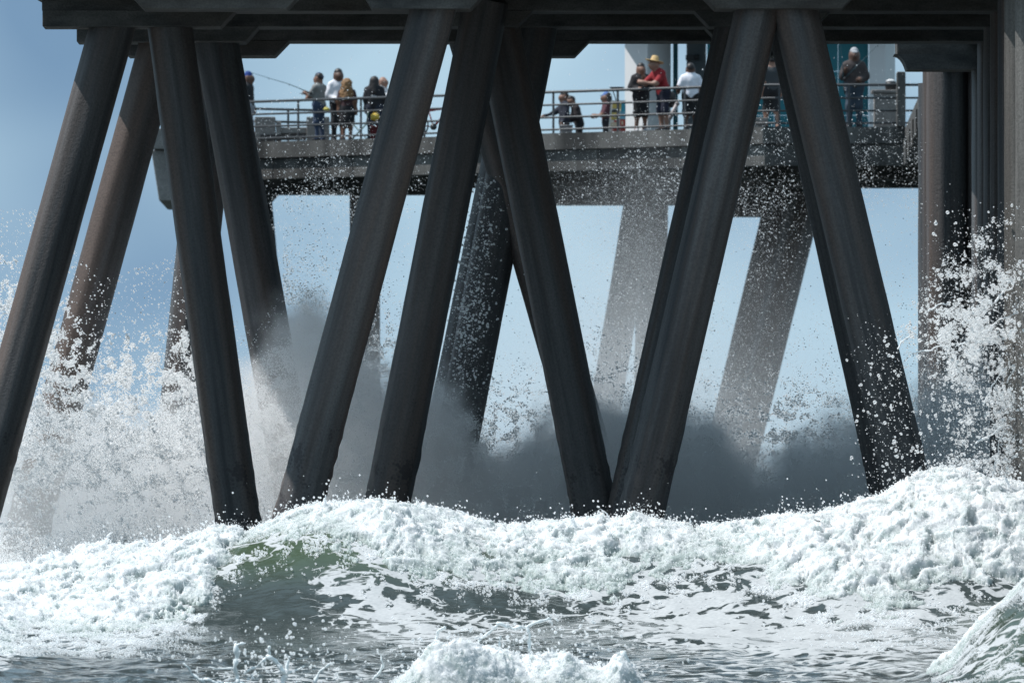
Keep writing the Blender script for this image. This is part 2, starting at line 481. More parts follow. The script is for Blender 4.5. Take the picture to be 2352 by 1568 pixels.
# ------------------------------------------------------------------ railing
rl = empty('railing', (E0.x, E0.y, DZ), 'grey steel pipe railing along the slanted edge of the far platform', 'railing')
rn = off_line(E0, E1, .28)
a0, a1 = E0 + rn + Vector((0.2, -.1, 0)), E1 + rn
a2 = E2 + Vector((0.6, .28, 0))
for h, r in ((1.10, .036), (.76, .027), (.43, .027), (.11, .027)):
    z = Vector((0, 0, h))
    tube('top_rail' if h > 1 else 'rail', [a0+z, a0.lerp(a1, .5)+z, a1+z, a1.lerp(a2, .5)+z, a2+z], r, M['rail'], rl, 8)
L01 = (a1-a0).length; t01 = (a1-a0).normalized()
pu0 = None
for u in (537, 685, 829, 975, 1122, 1271, 1419, 1573, 1716):
    f = (u - 440)/(1752 - 440.0)
    b = None
    # position on the rail line seen at u
    lo, hi = 0.0, 1.0
    for _ in range(40):
        m_ = (lo+hi)/2; q = a0.lerp(a1, m_)
        if UC + q.x*FPX/q.y < u: lo = m_
        else: hi = m_
    q = a0.lerp(a1, lo)
    d = t01*.025; nn = off_line(a0, a1, .018)
    pts = [q-d-nn, q+d-nn, q+d+nn, q-d+nn]
    prism('post', [(p.x, p.y) for p in pts], DZ-.02, DZ+1.09, M['rail'], rl, 0, 'z')
for u in (1790, 1950, 2075):
    q = Vector((X_at(u, 317.0), 317.0, DZ))
    box('post', q.x-.025, q.x+.025, q.y-.018, q.y+.018, DZ-.02, DZ+1.09, M['rail'], rl)
box('end_post', X_at(2060, 316.8), X_at(2080, 316.8), 316.75, 317.4, DZ+.002, Z_at(165, 316.8), M['fascia'], rl, .03)
rb = empty('railing', (-5.6, 334, DZ), 'dark pipe railing on the far side, behind the concrete bench', 'railing')
b0, b1 = Vector((-7.6, 332.6, DZ)), Vector((X_at(787, 334.6), 334.6, DZ))
for h in (1.10, .76, .43, .11):
    z = Vector((0, 0, h)); tube('top_rail' if h > 1 else 'rail', [b0+z, b1+z], .034, M['rail'], rb, 8)
for f in (0.02, .5, .985):
    q = b0.lerp(b1, f); box('post', q.x-.03, q.x+.03, q.y-.02, q.y+.02, DZ-.02, DZ+1.09, M['rail'], rb)
# ------------------------------------------------------------------ sea surface
vc_u = [(-600, 1300), (-200, 1306), (0, 1303), (150, 1276), (300, 1258), (420, 1243), (500, 1225), (600, 1196), (690, 1156), (780, 1142), (870, 1152),
        (1000, 1182), (1150, 1207), (1250, 1214), (1420, 1195), (1500, 1203), (1600, 1203), (1800, 1198), (1900, 1173),
        (2000, 1152), (2080, 1112), (2150, 1070), (2250, 1090), (2352, 1112), (2500, 1140), (2900, 1200)]
crest_v = curve(vc_u)
vt_u = [(-600, 1540), (0, 1535), (60, 1480), (100, 1470), (200, 1492), (300, 1474), (400, 1440), (470, 1412), (505, 1330), (560, 1275), (640, 1248), (720, 1243), (820, 1262),
        (900, 1312), (1050, 1332), (1150, 1346), (1300, 1368), (1420, 1366), (1500, 1342), (1600, 1312), (1690, 1318), (1800, 1372),
        (1900, 1402), (2000, 1424), (2150, 1412), (2250, 1402), (2352, 1378), (2900, 1380)]
toe_v = curve(vt_u)
YC = 212.0
def crest_z(X):
    u = UC + X*FPX/YC
    k = np.array([-60, -30, 0, 30, 60.])
    v = sum(crest_v(u + d) for d in k)/5
    return CZ + (VH - (v + 26))*YC/FPX

def ramp(Y, ys, zs):
    """monotone smooth interpolation"""
    out = np.zeros_like(Y) + zs[0]
    for i in range(len(ys)-1):
        out = np.where(Y >= ys[i], zs[i] + (zs[i+1]-zs[i])*sstep(ys[i], ys[i+1], Y), out)
    return np.where(Y >= ys[-1], zs[-1], out)

def ripple(X, Y):
    a = fbm(X*.55, Y*.30, 0.0, 3, 41)*.10
    b = (1-np.abs(perlin(X*1.1+.3*Y, Y*.75, 3.3, 52))*2)*.035
    c = (1-np.abs(perlin(X*2.2-.4*Y, Y*1.6, 7.7, 53))*2)*.014
    d = perlin(X*5.5, Y*4.0, 1.7, 54)*.004
    return a + b + c + d

def sea_z(X, Y, rip=True):
    near = np.interp(Y, [0, 120, 180, 188, 197, 206, 260], [0, 0, -.12, 0.02, .40, .80, .8])
    zc = crest_z(X)
    yc = YC + .5*perlin(X*.25, 0., 9., 4)
    face = sstep(-7.0, 0.0, Y - yc)**1.25
    back = 1 - sstep(0.0, 6.0, Y - yc)
    front = near + (zc - near)*face
    rear = .15 + (zc - .15)*back
    z = np.where(Y <= yc, front, rear)
    # the small wave cutting into the right foreground
    rz = np.interp(UC + X*FPX/190., [2060, 2140, 2190, 2250, 2352, 2600], [0.0, .12, .34, .86, 1.42, 1.6])
    rz = rz*(1 + .10*fbm(X*1.6, Y*.4, 2., 3, 77))
    Y = Y + .6*fbm(X*1.2, 1., 5., 3, 78)*(np.abs(Y-189) < 12)
    rid = np.where(Y < 190.5, sstep(184.0, 190.5, Y), 1 - sstep(190.5, 193.2, Y))
    z = z + rz*rid
    if rip:
        w = sstep(100, 175, Y)*(1 - sstep(235, 300, Y))
        z = z + ripple(X, Y)*w*(0.55 + .45*(1-face))
    return z

def axis(parts):
    out = []
    for a, b, n in parts: out.append(np.linspace(a, b, n, endpoint=False))
    return np.concatenate(out + [np.array([parts[-1][1]])])
xs = np.concatenate([[-40000, -8000, -1500, -300, -80, -40, -24], axis([(-16, -10.4, 20), (-10.4, 10.4, 480), (10.4, 16, 20)]), [24, 40, 80, 300, 1500, 8000, 40000]])
ys = np.concatenate([[-300, -40, 30, 70, 110, 130, 150], axis([(165, 184, 40), (184, 207, 440), (207, 216, 190), (216, 236, 60), (236, 300, 40)]), [330, 380, 480, 700, 1200, 2500, 6000, 15000, 60000]])
GX, GY = np.meshgrid(xs, ys)
GZ = sea_z(GX, GY)
def grid_faces(ny, nx):
    i = np.arange(ny-1)[:, None]*nx; k = np.arange(nx-1)[None, :]
    return np.stack([i+k, i+k+1, i+nx+k+1, i+nx+k], -1).reshape(-1, 4)
sea_me = new_mesh('sea', np.stack([GX, GY, GZ], -1).reshape(-1, 3), grid_faces(*GX.shape), smooth=True)
U = UC + GX*FPX/np.maximum(GY, 1); V = VH - (GZ - CZ)*FPX/np.maximum(GY, 1)
# how much of the surface carries a film of foam, and how thin (green) the water is
def blob(u0, v0, su, sv): return np.exp(-((U-u0)/su)**2 - ((V-v0)/sv)**2)
dens = .14 + .62*blob(890, 1385, 130, 62) + .45*blob(1010, 1450, 170, 40) + .35*blob(780, 1340, 70, 30)
dens += .70*blob(1640, 1435, 290, 55) + .62*blob(1950, 1475, 240, 48) + .55*blob(1560, 1370, 150, 30) + .22*blob(1500, 1545, 340, 30) + .25*blob(2000, 1540, 250, 30)
dens += .35*blob(700, 1555, 200, 40) + .25*blob(1250, 1400, 120, 25) + .28*sstep(2130, 2230, U)*sstep(1390, 1440, V)
dens += .42*sstep(-30, 8, toe_v(U) - V)*(GY < 214)
dens -= .6*blob(1150, 1375, 130, 22) + .22*blob(600, 1430, 120, 70)
thin = sstep(1370, 1255, V)*sstep(420, 560, U)*(1 - sstep(1020, 1250, U)) + .6*sstep(2150, 2300, U)*sstep(1370, 1420, V)
inreg = (GY > 175) & (GY < 217)
dens = np.where(inreg, np.clip(dens, 0, 1), 0.05); thin = np.where(inreg, np.clip(thin, 0, 1), 0)
for nm, arr in (('film', dens), ('thin', thin)):
    at = sea_me.attributes.new(nm, 'FLOAT', 'POINT'); at.data.foreach_set('value', arr.astype(np.float32).ravel())

def sea_material():
    m, t, b = mat_new('sea_water')
    N = t.nodes.new; Lk = t.links.new
    tc = N('ShaderNodeTexCoord')
    at = N('ShaderNodeAttribute'); at.attribute_name = 'film'
    th = N('ShaderNodeAttribute'); th.attribute_name = 'thin'
    wc = N('ShaderNodeMix'); wc.data_type = 'RGBA'
    wc.inputs[6].default_value = (.050, .064, .064, 1); wc.inputs[7].default_value = (.060, .088, .054, 1)
    Lk(th.outputs['Fac'], wc.inputs[0])
    # foam film: wandering islands with round holes
    mp = N('ShaderNodeMapping'); mp.inputs['Scale'].default_value = (.80, .80, .8)
    Lk(tc.outputs['Object'], mp.inputs['Vector'])
    wrp = N('ShaderNodeTexNoise'); wrp.inputs['Scale'].default_value = 1.1; wrp.inputs['Detail'].default_value = 3
    Lk(mp.outputs[0], wrp.inputs['Vector'])
    add = N('ShaderNodeVectorMath'); add.operation = 'MULTIPLY_ADD'; add.inputs[1].default_value = (1.1, 1.0, .3)
    Lk(wrp.outputs['Color'], add.inputs[0]); Lk(mp.outputs[0], add.inputs[2])
    n1 = N('ShaderNodeTexNoise'); n1.inputs['Scale'].default_value = 2.0; n1.inputs['Detail'].default_value = 4; n1.inputs['Roughness'].default_value = .55
    Lk(add.outputs[0], n1.inputs['Vector'])
    vo = N('ShaderNodeTexVoronoi'); vo.feature = 'DISTANCE_TO_EDGE'; vo.inputs['Scale'].default_value = 3.0
    Lk(add.outputs[0], vo.inputs['Vector'])
    cell = N('ShaderNodeMapRange'); cell.inputs[1].default_value = 0.02; cell.inputs[2].default_value = .30; cell.inputs[3].default_value = .11; cell.inputs[4].default_value = -.06
    Lk(vo.outputs['Distance'], cell.inputs[0])
    hf = N('ShaderNodeMath'); hf.operation = 'SUBTRACT'; hf.inputs[1].default_value = .5; Lk(n1.outputs[0], hf.inputs[0])
    ab = N('ShaderNodeMath'); ab.operation = 'ABSOLUTE'; Lk(hf.outputs[0], ab.inputs[0])
    vein = N('ShaderNodeMath'); vein.operation = 'MULTIPLY_ADD'; vein.inputs[1].default_value = -2.7; vein.inputs[2].default_value = .66; Lk(ab.outputs[0], vein.inputs[0])
    s1 = N('ShaderNodeMath'); s1.operation = 'ADD'; Lk(vein.outputs[0], s1.inputs[0]); Lk(cell.outputs[0], s1.inputs[1])
    # threshold falls as the film attribute rises
    thr = N('ShaderNodeMapRange'); thr.inputs[3].default_value = .80; thr.inputs[4].default_value = .27
    Lk(at.outputs['Fac'], thr.inputs[0])
    df = N('ShaderNodeMath'); df.operation = 'SUBTRACT'; Lk(s1.outputs[0], df.inputs[0]); Lk(thr.outputs[0], df.inputs[1])
    ed = N('ShaderNodeMapRange'); ed.inputs[1].default_value = 0.0; ed.inputs[2].default_value = .07
    Lk(df.outputs[0], ed.inputs[0])
    fn = N('ShaderNodeTexNoise'); fn.inputs['Scale'].default_value = 16; fn.inputs['Detail'].default_value = 6
    Lk(tc.outputs['Object'], fn.inputs['Vector'])
    fc = N('ShaderNodeMix'); fc.data_type = 'RGBA'; fc.inputs[6].default_value = (.30, .32, .33, 1); fc.inputs[7].default_value = (.56, .57, .575, 1)
    Lk(fn.outputs[0], fc.inputs[0])
    mix = N('ShaderNodeMix'); mix.data_type = 'RGBA'
    Lk(ed.outputs[0], mix.inputs[0]); Lk(wc.outputs[2], mix.inputs[6]); Lk(fc.outputs[2], mix.inputs[7])
    Lk(mix.outputs[2], b.inputs['Base Color'])
    ro = N('ShaderNodeMapRange'); ro.inputs[3].default_value = .09; ro.inputs[4].default_value = .75
    Lk(ed.outputs[0], ro.inputs[0]); Lk(ro.outputs[0], b.inputs['Roughness'])
    b.inputs['IOR'].default_value = 1.33
    rp = N('ShaderNodeTexNoise'); rp.inputs['Scale'].default_value = 7.0; rp.inputs['Detail'].default_value = 5
    mp2 = N('ShaderNodeMapping'); mp2.inputs['Scale'].default_value = (.7, 1.0, 1)
    Lk(tc.outputs['Object'], mp2.inputs['Vector']); Lk(mp2.outputs[0], rp.inputs['Vector'])
    hh = N('ShaderNodeMath'); hh.operation = 'MULTIPLY_ADD'; hh.inputs[1].default_value = .6
    Lk(ed.outputs[0], hh.inputs[0]); Lk(rp.outputs[0], hh.inputs[2])
    bp = N('ShaderNodeBump'); bp.inputs['Strength'].default_value = .30; bp.inputs['Distance'].default_value = .05
    Lk(hh.outputs[0], bp.inputs['Height']); Lk(bp.outputs[0], b.inputs['Normal'])
    return m
M['sea'] = sea_material()
sea = obj('sea', sea_me, M['sea'], None, (0, 0, 0))
tag(sea, 'grey green choppy sea with drifting foam film', 'sea', kind='structure')

# ------------------------------------------------------------------ foam material
def spray_material(name, c, transl=.4):
    m, t, b = mat_new(name)
    t.nodes.remove(b)
    tc = t.nodes.new('ShaderNodeTexCoord'); nz = t.nodes.new('ShaderNodeTexNoise'); nz.inputs['Scale'].default_value = 1.6; nz.inputs['Detail'].default_value = 3
    t.links.new(tc.outputs['Object'], nz.inputs['Vector'])
    mx0 = t.nodes.new('ShaderNodeMix'); mx0.data_type = 'RGBA'
    mx0.inputs[6].default_value = (*[x*.97 for x in c], 1); mx0.inputs[7].default_value = (*[min(.99, x*1.02) for x in c], 1)
    t.links.new(nz.outputs[0], mx0.inputs[0])
    d = t.nodes.new('ShaderNodeBsdfDiffuse'); tr = t.nodes.new('ShaderNodeBsdfTranslucent')
    t.links.new(mx0.outputs[2], d.inputs[0]); t.links.new(mx0.outputs[2], tr.inputs[0])
    mx = t.nodes.new('ShaderNodeMixShader'); mx.inputs[0].default_value = transl
    t.links.new(d.outputs[0], mx.inputs[1]); t.links.new(tr.outputs[0], mx.inputs[2])
    t.links.new(mx.outputs[0], t.nodes['Material Output'].inputs['Surface'])
    return m
def foam_material(name, c0, c1, transl=.30):
    m, t, b = mat_new(name)
    b.inputs['Subsurface Weight'].default_value = 1.0; b.inputs['Subsurface Radius'].default_value = (1, 1, 1); b.inputs['Subsurface Scale'].default_value = .16
    N = t.nodes.new; Lk = t.links.new
    tc = N('ShaderNodeTexCoord')
    nz = N('ShaderNodeTexNoise'); nz.inputs['Scale'].default_value = 3.5; nz.inputs['Detail'].default_value = 7; nz.inputs['Roughness'].default_value = .6
    Lk(tc.outputs['Object'], nz.inputs['Vector'])
    rp = N('ShaderNodeValToRGB'); rp.color_ramp.elements[0].position = .33; rp.color_ramp.elements[1].position = .56
    rp.color_ramp.elements[0].color = (*c0, 1); rp.color_ramp.elements[1].color = (*c1, 1)
    Lk(nz.outputs[0], rp.inputs[0])
    # where the foam is thin the grey green water shows through it
    ta = N('ShaderNodeAttribute'); ta.attribute_name = 'thickness'
    fn = N('ShaderNodeTexNoise'); fn.inputs['Scale'].default_value = 11; fn.inputs['Detail'].default_value = 5
    Lk(tc.outputs['Object'], fn.inputs['Vector'])
    ad = N('ShaderNodeMath'); ad.operation = 'MULTIPLY_ADD'; ad.inputs[1].default_value = .16; Lk(fn.outputs[0], ad.inputs[0]); Lk(ta.outputs['Fac'], ad.inputs[2])
    tr_ = N('ShaderNodeMapRange'); tr_.inputs[1].default_value = .07; tr_.inputs[2].default_value = .24; Lk(ad.outputs[0], tr_.inputs[0])
    mt = N('ShaderNodeMix'); mt.data_type = 'RGBA'; mt.inputs[6].default_value = (.30, .36, .34, 1)
    Lk(tr_.outputs[0], mt.inputs[0]); Lk(rp.outputs[0], mt.inputs[7]); Lk(mt.outputs[2], b.inputs['Base Color'])
    b.inputs['Roughness'].default_value = .42; b.inputs['IOR'].default_value = 1.33
    tr = N('ShaderNodeBsdfTranslucent'); Lk(rp.outputs[0], tr.inputs[0])
    mx = N('ShaderNodeMixShader'); mx.inputs[0].default_value = transl
    out = t.nodes['Material Output']
    Lk(b.outputs[0], mx.inputs[1]); Lk(tr.outputs[0], mx.inputs[2]); Lk(mx.outputs[0], out.inputs['Surface'])
    n2 = N('ShaderNodeTexNoise'); n2.inputs['Scale'].default_value = 30; n2.inputs['Detail'].default_value = 4
    Lk(tc.outputs['Object'], n2.inputs['Vector'])
    bp = N('ShaderNodeBump'); bp.inputs['Strength'].default_value = .5; bp.inputs['Distance'].default_value = .03
    Lk(n2.outputs[0], bp.inputs['Height']); Lk(bp.outputs[0], b.inputs['Normal'])
    return m
M['foam'] = foam_material('sea_foam', (.44, .50, .49), (.76, .77, .775), .12)
M['spray'] = spray_material('spray_droplets', (.972, .985, .992), .5)
def splash_material():
    m, t, b = mat_new('splash_water')
    tc = t.nodes.new('ShaderNodeTexCoord'); nz = t.nodes.new('ShaderNodeTexNoise'); nz.inputs['Scale'].default_value = 9
    t.links.new(tc.outputs['Object'], nz.inputs['Vector'])
    rr = t.nodes.new('ShaderNodeMapRange'); rr.inputs[3].default_value = .25; rr.inputs[4].default_value = .85
    t.links.new(nz.outputs[0], rr.inputs[0]); t.links.new(rr.outputs[0], b.inputs['Transmission Weight'])
    b.inputs['Base Color'].default_value = (.90, .93, .93, 1); b.inputs['Roughness'].default_value = .10; b.inputs['IOR'].default_value = 1.33
    return m
M['splash'] = splash_material()
M['dim_spray'] = spray_material('shade_dimmed_spray', (.86, .87, .89), .45)  # duller copy of the droplets with shade put into the colour; nothing wears it

# ------------------------------------------------------------------ tumbling foam of the breaking wave
def foam_sheet(name, xr, nx, yr, ny, envf, label, lump=1.0, seed=70, mat='foam', base=.13):
    fx = np.linspace(xr[0], xr[1], nx); fy = np.linspace(yr[0], yr[1], ny)
    X, Y = np.meshgrid(fx, fy)
    Z = sea_z(X, Y, False)
    u = UC + X*FPX/Y; v = VH - (Z - CZ)*FPX/Y
    env = envf(X, Y, Z, u, v)
    w1 = fbm(X*1.1, Y*1.1, Z*1.1, 3, seed); w2 = fbm(X*1.1+5, Y*1.1, Z*1.1+9, 3, seed+1); w3 = fbm(X*1.1, Y*1.1+7, Z*1.1+3, 3, seed+2)
    qx, qy, qz = X + .45*w1, Y + .45*w2, Z + .40*w3
    b1 = 1 - np.abs(perlin(qx*1.3, qy*1.0, qz*1.6, seed+2))*2; b2 = fbm(qx*2.6, qy*1.3, qz*2.2, 5, seed+3, .60)
    b3 = 1 - np.abs(perlin(qx*6.0, qy*2.6, qz*4.2, seed+4))*2; b4 = 1 - np.abs(perlin(qx*14, qy*6, qz*10, seed+5))*2; b5 = perlin(qx*27, qy*24, qz*27, seed+6)
    big = fbm(X*.35, Y*.35, 4.0, 2, seed+8)
    patch = sstep(-.25, .35, fbm(X*.8, Y*.8, 6.0, 2, seed+20))
    th = (.10*b1 + .13*b2 + .020*b3*patch + .018*b4*(.3+.7*patch) + .020*b5 + .25*big + .08)*lump
    d = env*(th + base) - .055
    # wisps thrown sideways
    sx = (perlin(qx*3.1, qy*3.1, qz*3.1, seed+9)*.06 + perlin(qx*9, qy*9, qz*9, seed+10)*.05)*env*lump
    sy = perlin(qx*3.3, qy*3.3, qz*3.3+4, seed+11)*.07*env*lump
    Xd = X + sx; Yd = Y - .42*d + sy; Zd = Z + .90*d
    V_ = np.stack([Xd, Yd, Zd], -1).reshape(-1, 3)
    F = grid_faces(*X.shape)
    dd = d.ravel()
    keep = (dd[F] > -.05).any(1)
    F = F[keep]
    used = np.unique(F); idx = -np.ones(len(V_), int); idx[used] = np.arange(len(used))
    me = new_mesh(name, V_[used], idx[F], smooth=True)
    at_ = me.attributes.new('thickness', 'FLOAT', 'POINT'); at_.data.foreach_set('value', dd[used].astype(np.float32)*(1.0 if base < .3 else .5))
    o = obj(name, me, M[mat])
    tag(o, label, 'foam', kind='stuff')
    sel = used[dd[used] > .0]
    return V_[sel], dd[sel]

def wave_env(X, Y, Z, u, v):
    tn = 44*fbm(X*1.5, Y*1.2, 2.2, 6, 91, .68)
    toe = sstep(-6, 34, toe_v(u) + tn - v)
    yc = YC + .5*perlin(X*.25, 0., 9., 4)
    top = 1 - .55*sstep(-.2, 1.3, Y - yc)
    low = .34 + .66*sstep(0, 110, toe_v(u) - v)
    return toe*low*top
fp1, fd1 = foam_sheet('breaking_foam', (-10.2, 10.2), 1150, (196.5, 213.6), 400, wave_env, 'rolling white foam along the crest of the breaking wave')
# foam in the bottom foreground
def front_env(X, Y, Z, u, v):
    ui = UC + X*FPX/187.
    h = np.interp(ui, [880, 930, 985, 1060, 1130, 1200, 1235, 1300, 1345, 1385, 1420, 1455, 1490], [0, .35, .85, 1.0, .9, .72, .7, .86, .6, .5, .78, .45, 0])
    return h*sstep(0, 1.1, Y-185.3)*(1 - sstep(187.6, 188.6, Y))*1.15
fp2, fd2 = foam_sheet('foreground_foam', (-2.3, 2.4), 420, (185.2, 188.7), 240, front_env, 'splash of white foam at the bottom edge, nearest the viewer', lump=1.05, seed=130, base=.42)

def ridge_env(X, Y, Z, u, v):
    Yw = Y + .6*fbm(X*1.2, 1., 5., 3, 78)
    rim = sstep(189.2, 190.4, Yw)*(1 - sstep(190.7, 191.6, Yw))
    return np.clip((rim + .5*sstep(.05, .5, fbm(X*1.5, Y*.8, 8., 4, 93))*sstep(185, 187, Y)*(Yw < 190.5))*sstep(2110, 2170, UC + X*FPX/190.), 0, 1)
fp4, fd4 = foam_sheet('corner_foam', (6.3, 9.0), 320, (185.0, 192.0), 300, ridge_env, 'ragged foam on the small wave in the right corner', lump=.55, seed=210, base=.05)
# churned white water behind the left piles, at the foot of the plume
def churn_env(X, Y, Z, u, v):
    ui = UC + X*FPX/234.
    h = np.interp(ui, [-200, 0, 120, 260, 380, 480, 560, 640, 720, 800], [.75, .78, .84, 1.02, 1.0, 1.06, 1.1, 1.0, .7, 0])
    return h*sstep(230.0, 232.4, Y)*(1 - .85*sstep(232.8, 236.5, Y))
fp3, fd3 = foam_sheet('churned_foam', (-11.5, -3.0), 480, (230.0, 237.0), 340, churn_env, 'churned white water behind the left piles', lump=1.9, seed=170, base=2.3)

# ------------------------------------------------------------------ mist: bodies of airborne water, lit by sun and sky
def mist_material(name, dens, c, ani=.25):
    m = bpy.data.materials.new(name); m.use_nodes = True
    t = m.node_tree; t.nodes.remove(t.nodes['Principled BSDF'])
    v = t.nodes.new('ShaderNodeVolumePrincipled')
    v.inputs['Color'].default_value = (*c, 1); v.inputs['Density'].default_value = dens; v.inputs['Anisotropy'].default_value = ani
    t.links.new(v.outputs[0], t.nodes['Material Output'].inputs['Volume'])
    return m
# ------------------------------------------------------------------ lookout tower on the far platform
tw = empty('lookout_tower', (X_at(1700, 341), 341, DZ), 'white and teal lookout tower standing behind the anglers', 'tower')
def pillar(name, pts, z0, z1, mat): return prism(name, pts, z0, z1, mat, tw, .015, 'z')
ZT = DZ + 3.9
pillar('pillar', [(X_at(1435, 342), 342), (X_at(1487, 340), 340), (X_at(1541, 342), 342), (X_at(1487, 344), 344)], DZ, ZT, M['white_wall'])
box('teal_post', X_at(1546, 343), X_at(1557, 343), 342.9, 343.1, DZ, ZT, M['teal'], tw)
box('grey_panel', X_at(1577, 343), X_at(1622, 343), 343, 343.2, DZ, ZT, M['grey_wall'], tw)
brk = box('bracket', X_at(1575, 342.8), X_at(1606, 342.8), 342.75, 342.98, Z_at(138, 342.8), Z_at(127, 342.8), M['rail'], tw)
box('lamp', X_at(1594, 342.7), X_at(1606, 342.7), 342.55, 342.74, Z_at(137, 342.7), Z_at(126, 342.7), M['black'], brk, .02)
k = 0
for a, b in ((1624, 1700), (1700, 1778), (1778, 1852), (1852, 1925), (1925, 1995)):
    for z0, z1 in ((DZ, DZ+1.22), (DZ+1.235, DZ+2.45), (DZ+2.465, ZT)):
        box('wall_panel', X_at(a, 341)+.006, X_at(b, 341)-.006, 341, 341.12, z0, z1, M['teal'], tw)
pillar('pillar', [(X_at(1996, 340.5), 340.5), (X_at(2034, 340.5), 340.5), (X_at(2056, 341.8), 341.8), (X_at(2056, 345), 345), (X_at(1996, 345), 345)], DZ, ZT, M['white_wall'])
cab = prism('cabin', [(X_at(1400, 342), 339.5), (X_at(2080, 342), 339.5), (X_at(2080, 342), 348), (X_at(1400, 342), 348)], ZT, ZT+3.2, M['white_wall'], tw, .03, 'z')
for i in range(5):
    a = 1430 + i*128
    box('window', X_at(a, 339.5), X_at(a+104, 339.5), 339.42, 339.49, ZT+1.0, ZT+2.3, M['glass'], cab)
prism('roof', [(X_at(1360, 342), 338.6), (X_at(2120, 342), 338.6), (X_at(2120, 342), 349), (X_at(1360, 342), 349)], ZT+3.21, ZT+3.5, M['teal'], tw, .03, 'z')

# ------------------------------------------------------------------ bodies: smooth union of tapered limbs, one continuous surface
def surface_nets(val, org, h):
    ins = val < 0
    nx, ny, nz = val.shape
    c = np.zeros((nx-1, ny-1, nz-1), np.int8)
    for a in (0, 1):
        for b in (0, 1):
            for d in (0, 1): c += ins[a:nx-1+a, b:ny-1+b, d:nz-1+d]
    act = (c > 0) & (c < 8)
    idx = -np.ones(act.shape, np.int64); ii = np.argwhere(act); idx[act] = np.arange(len(ii))
    acc = np.zeros((len(ii), 3)); cnt = np.zeros(len(ii))
    corners = [(a, b, d) for a in (0, 1) for b in (0, 1) for d in (0, 1)]
    for p in corners:
        for ax in range(3):
            if p[ax] == 1: continue
            q = list(p); q[ax] = 1
            va = val[ii[:, 0]+p[0], ii[:, 1]+p[1], ii[:, 2]+p[2]]; vb = val[ii[:, 0]+q[0], ii[:, 1]+q[1], ii[:, 2]+q[2]]
            m = (va < 0) != (vb < 0)
            t = np.where(m, va/np.where(m, va-vb, 1), 0)
            pt = np.array(p, float)[None, :].repeat(len(ii), 0); pt[:, ax] = t
            acc[m] += pt[m]; cnt[m] += 1
    V = (ii + acc/cnt[:, None])*h + org
    F = []
    for ax in range(3):
        a1, a2 = (ax+1) % 3, (ax+2) % 3
        s0 = [slice(None)]*3; s1 = [slice(None)]*3
        s0[ax] = slice(0, -1); s1[ax] = slice(1, None)
        e = ins[tuple(s0)] != ins[tuple(s1)]
        pos = np.argwhere(e)
        ok = (pos[:, a1] > 0) & (pos[:, a2] > 0) & (pos[:, a1] < val.shape[a1]-1) & (pos[:, a2] < val.shape[a2]-1)
        pos = pos[ok]
        flip = ins[pos[:, 0], pos[:, 1], pos[:, 2]]
        def cell(d1, d2):
            q = pos.copy(); q[:, a1] -= d1; q[:, a2] -= d2
            return idx[q[:, 0], q[:, 1], q[:, 2]]
        quad = np.stack([cell(1, 1), cell(0, 1), cell(0, 0), cell(1, 0)], -1)
        quad[~flip] = quad[~flip][:, ::-1]
        F.append(quad)
    return V, np.concatenate(F)

def seg_sdf(p, a, b, ra, rb, sq=(1, 1, 1)):
    sq = np.array(sq); q = (p)*sq; a = np.array(a)*sq; b = np.array(b)*sq
    ab = b - a; L2 = max(1e-9, float(ab @ ab))
    t = np.clip(((q - a) @ ab)/L2, 0, 1)
    d = np.linalg.norm(q - a - t[:, None]*ab, axis=1)
    return d - (ra + (rb-ra)*t)

def build_sdf(prims, h=.02, k=.035):
    """prims: (mat, a, b, ra, rb[, squash])"""
    lo = np.min([np.minimum(p[1], p[2]) - max(p[3], p[4])*1.5 for p in prims], 0) - .06
    hi = np.max([np.maximum(p[1], p[2]) + max(p[3], p[4])*1.5 for p in prims], 0) + .06
    n = np.ceil((hi-lo)/h).astype(int) + 1
    g = np.stack(np.meshgrid(*[lo[i] + h*np.arange(n[i]) for i in range(3)], indexing='ij'), -1).reshape(-1, 3)
    acc = np.zeros(len(g))
    for p in prims:
        acc += np.exp(-np.clip(seg_sdf(g, *p[1:]), -.6, 2.5)/k)
    val = (-k*np.log(acc + 1e-60)).reshape(n)
    V, F = surface_nets(val, lo, h)
    c = V[F].mean(1)
    best = np.full(len(c), 9.0); mi = np.zeros(len(c), np.int32)
    for p in prims:
        d = seg_sdf(c, *p[1:]); m = d < best
        best[m] = d[m]; mi[m] = p[0]
    return V, F, mi

CL = {}
def cloth(name, c, rough=.85):
    if name not in CL: CL[name] = plain(name, c, rough, .22, 9)
    return CL[name]
SKIN = {'tan': cloth('skin_tan', (.19, .095, .062), .55), 'fair': cloth('skin_fair', (.29, .16, .115), .55), 'brown': cloth('skin_brown', (.10, .05, .034), .55)}
SHOE = cloth('dark_shoes', (.03, .03, .035)); 

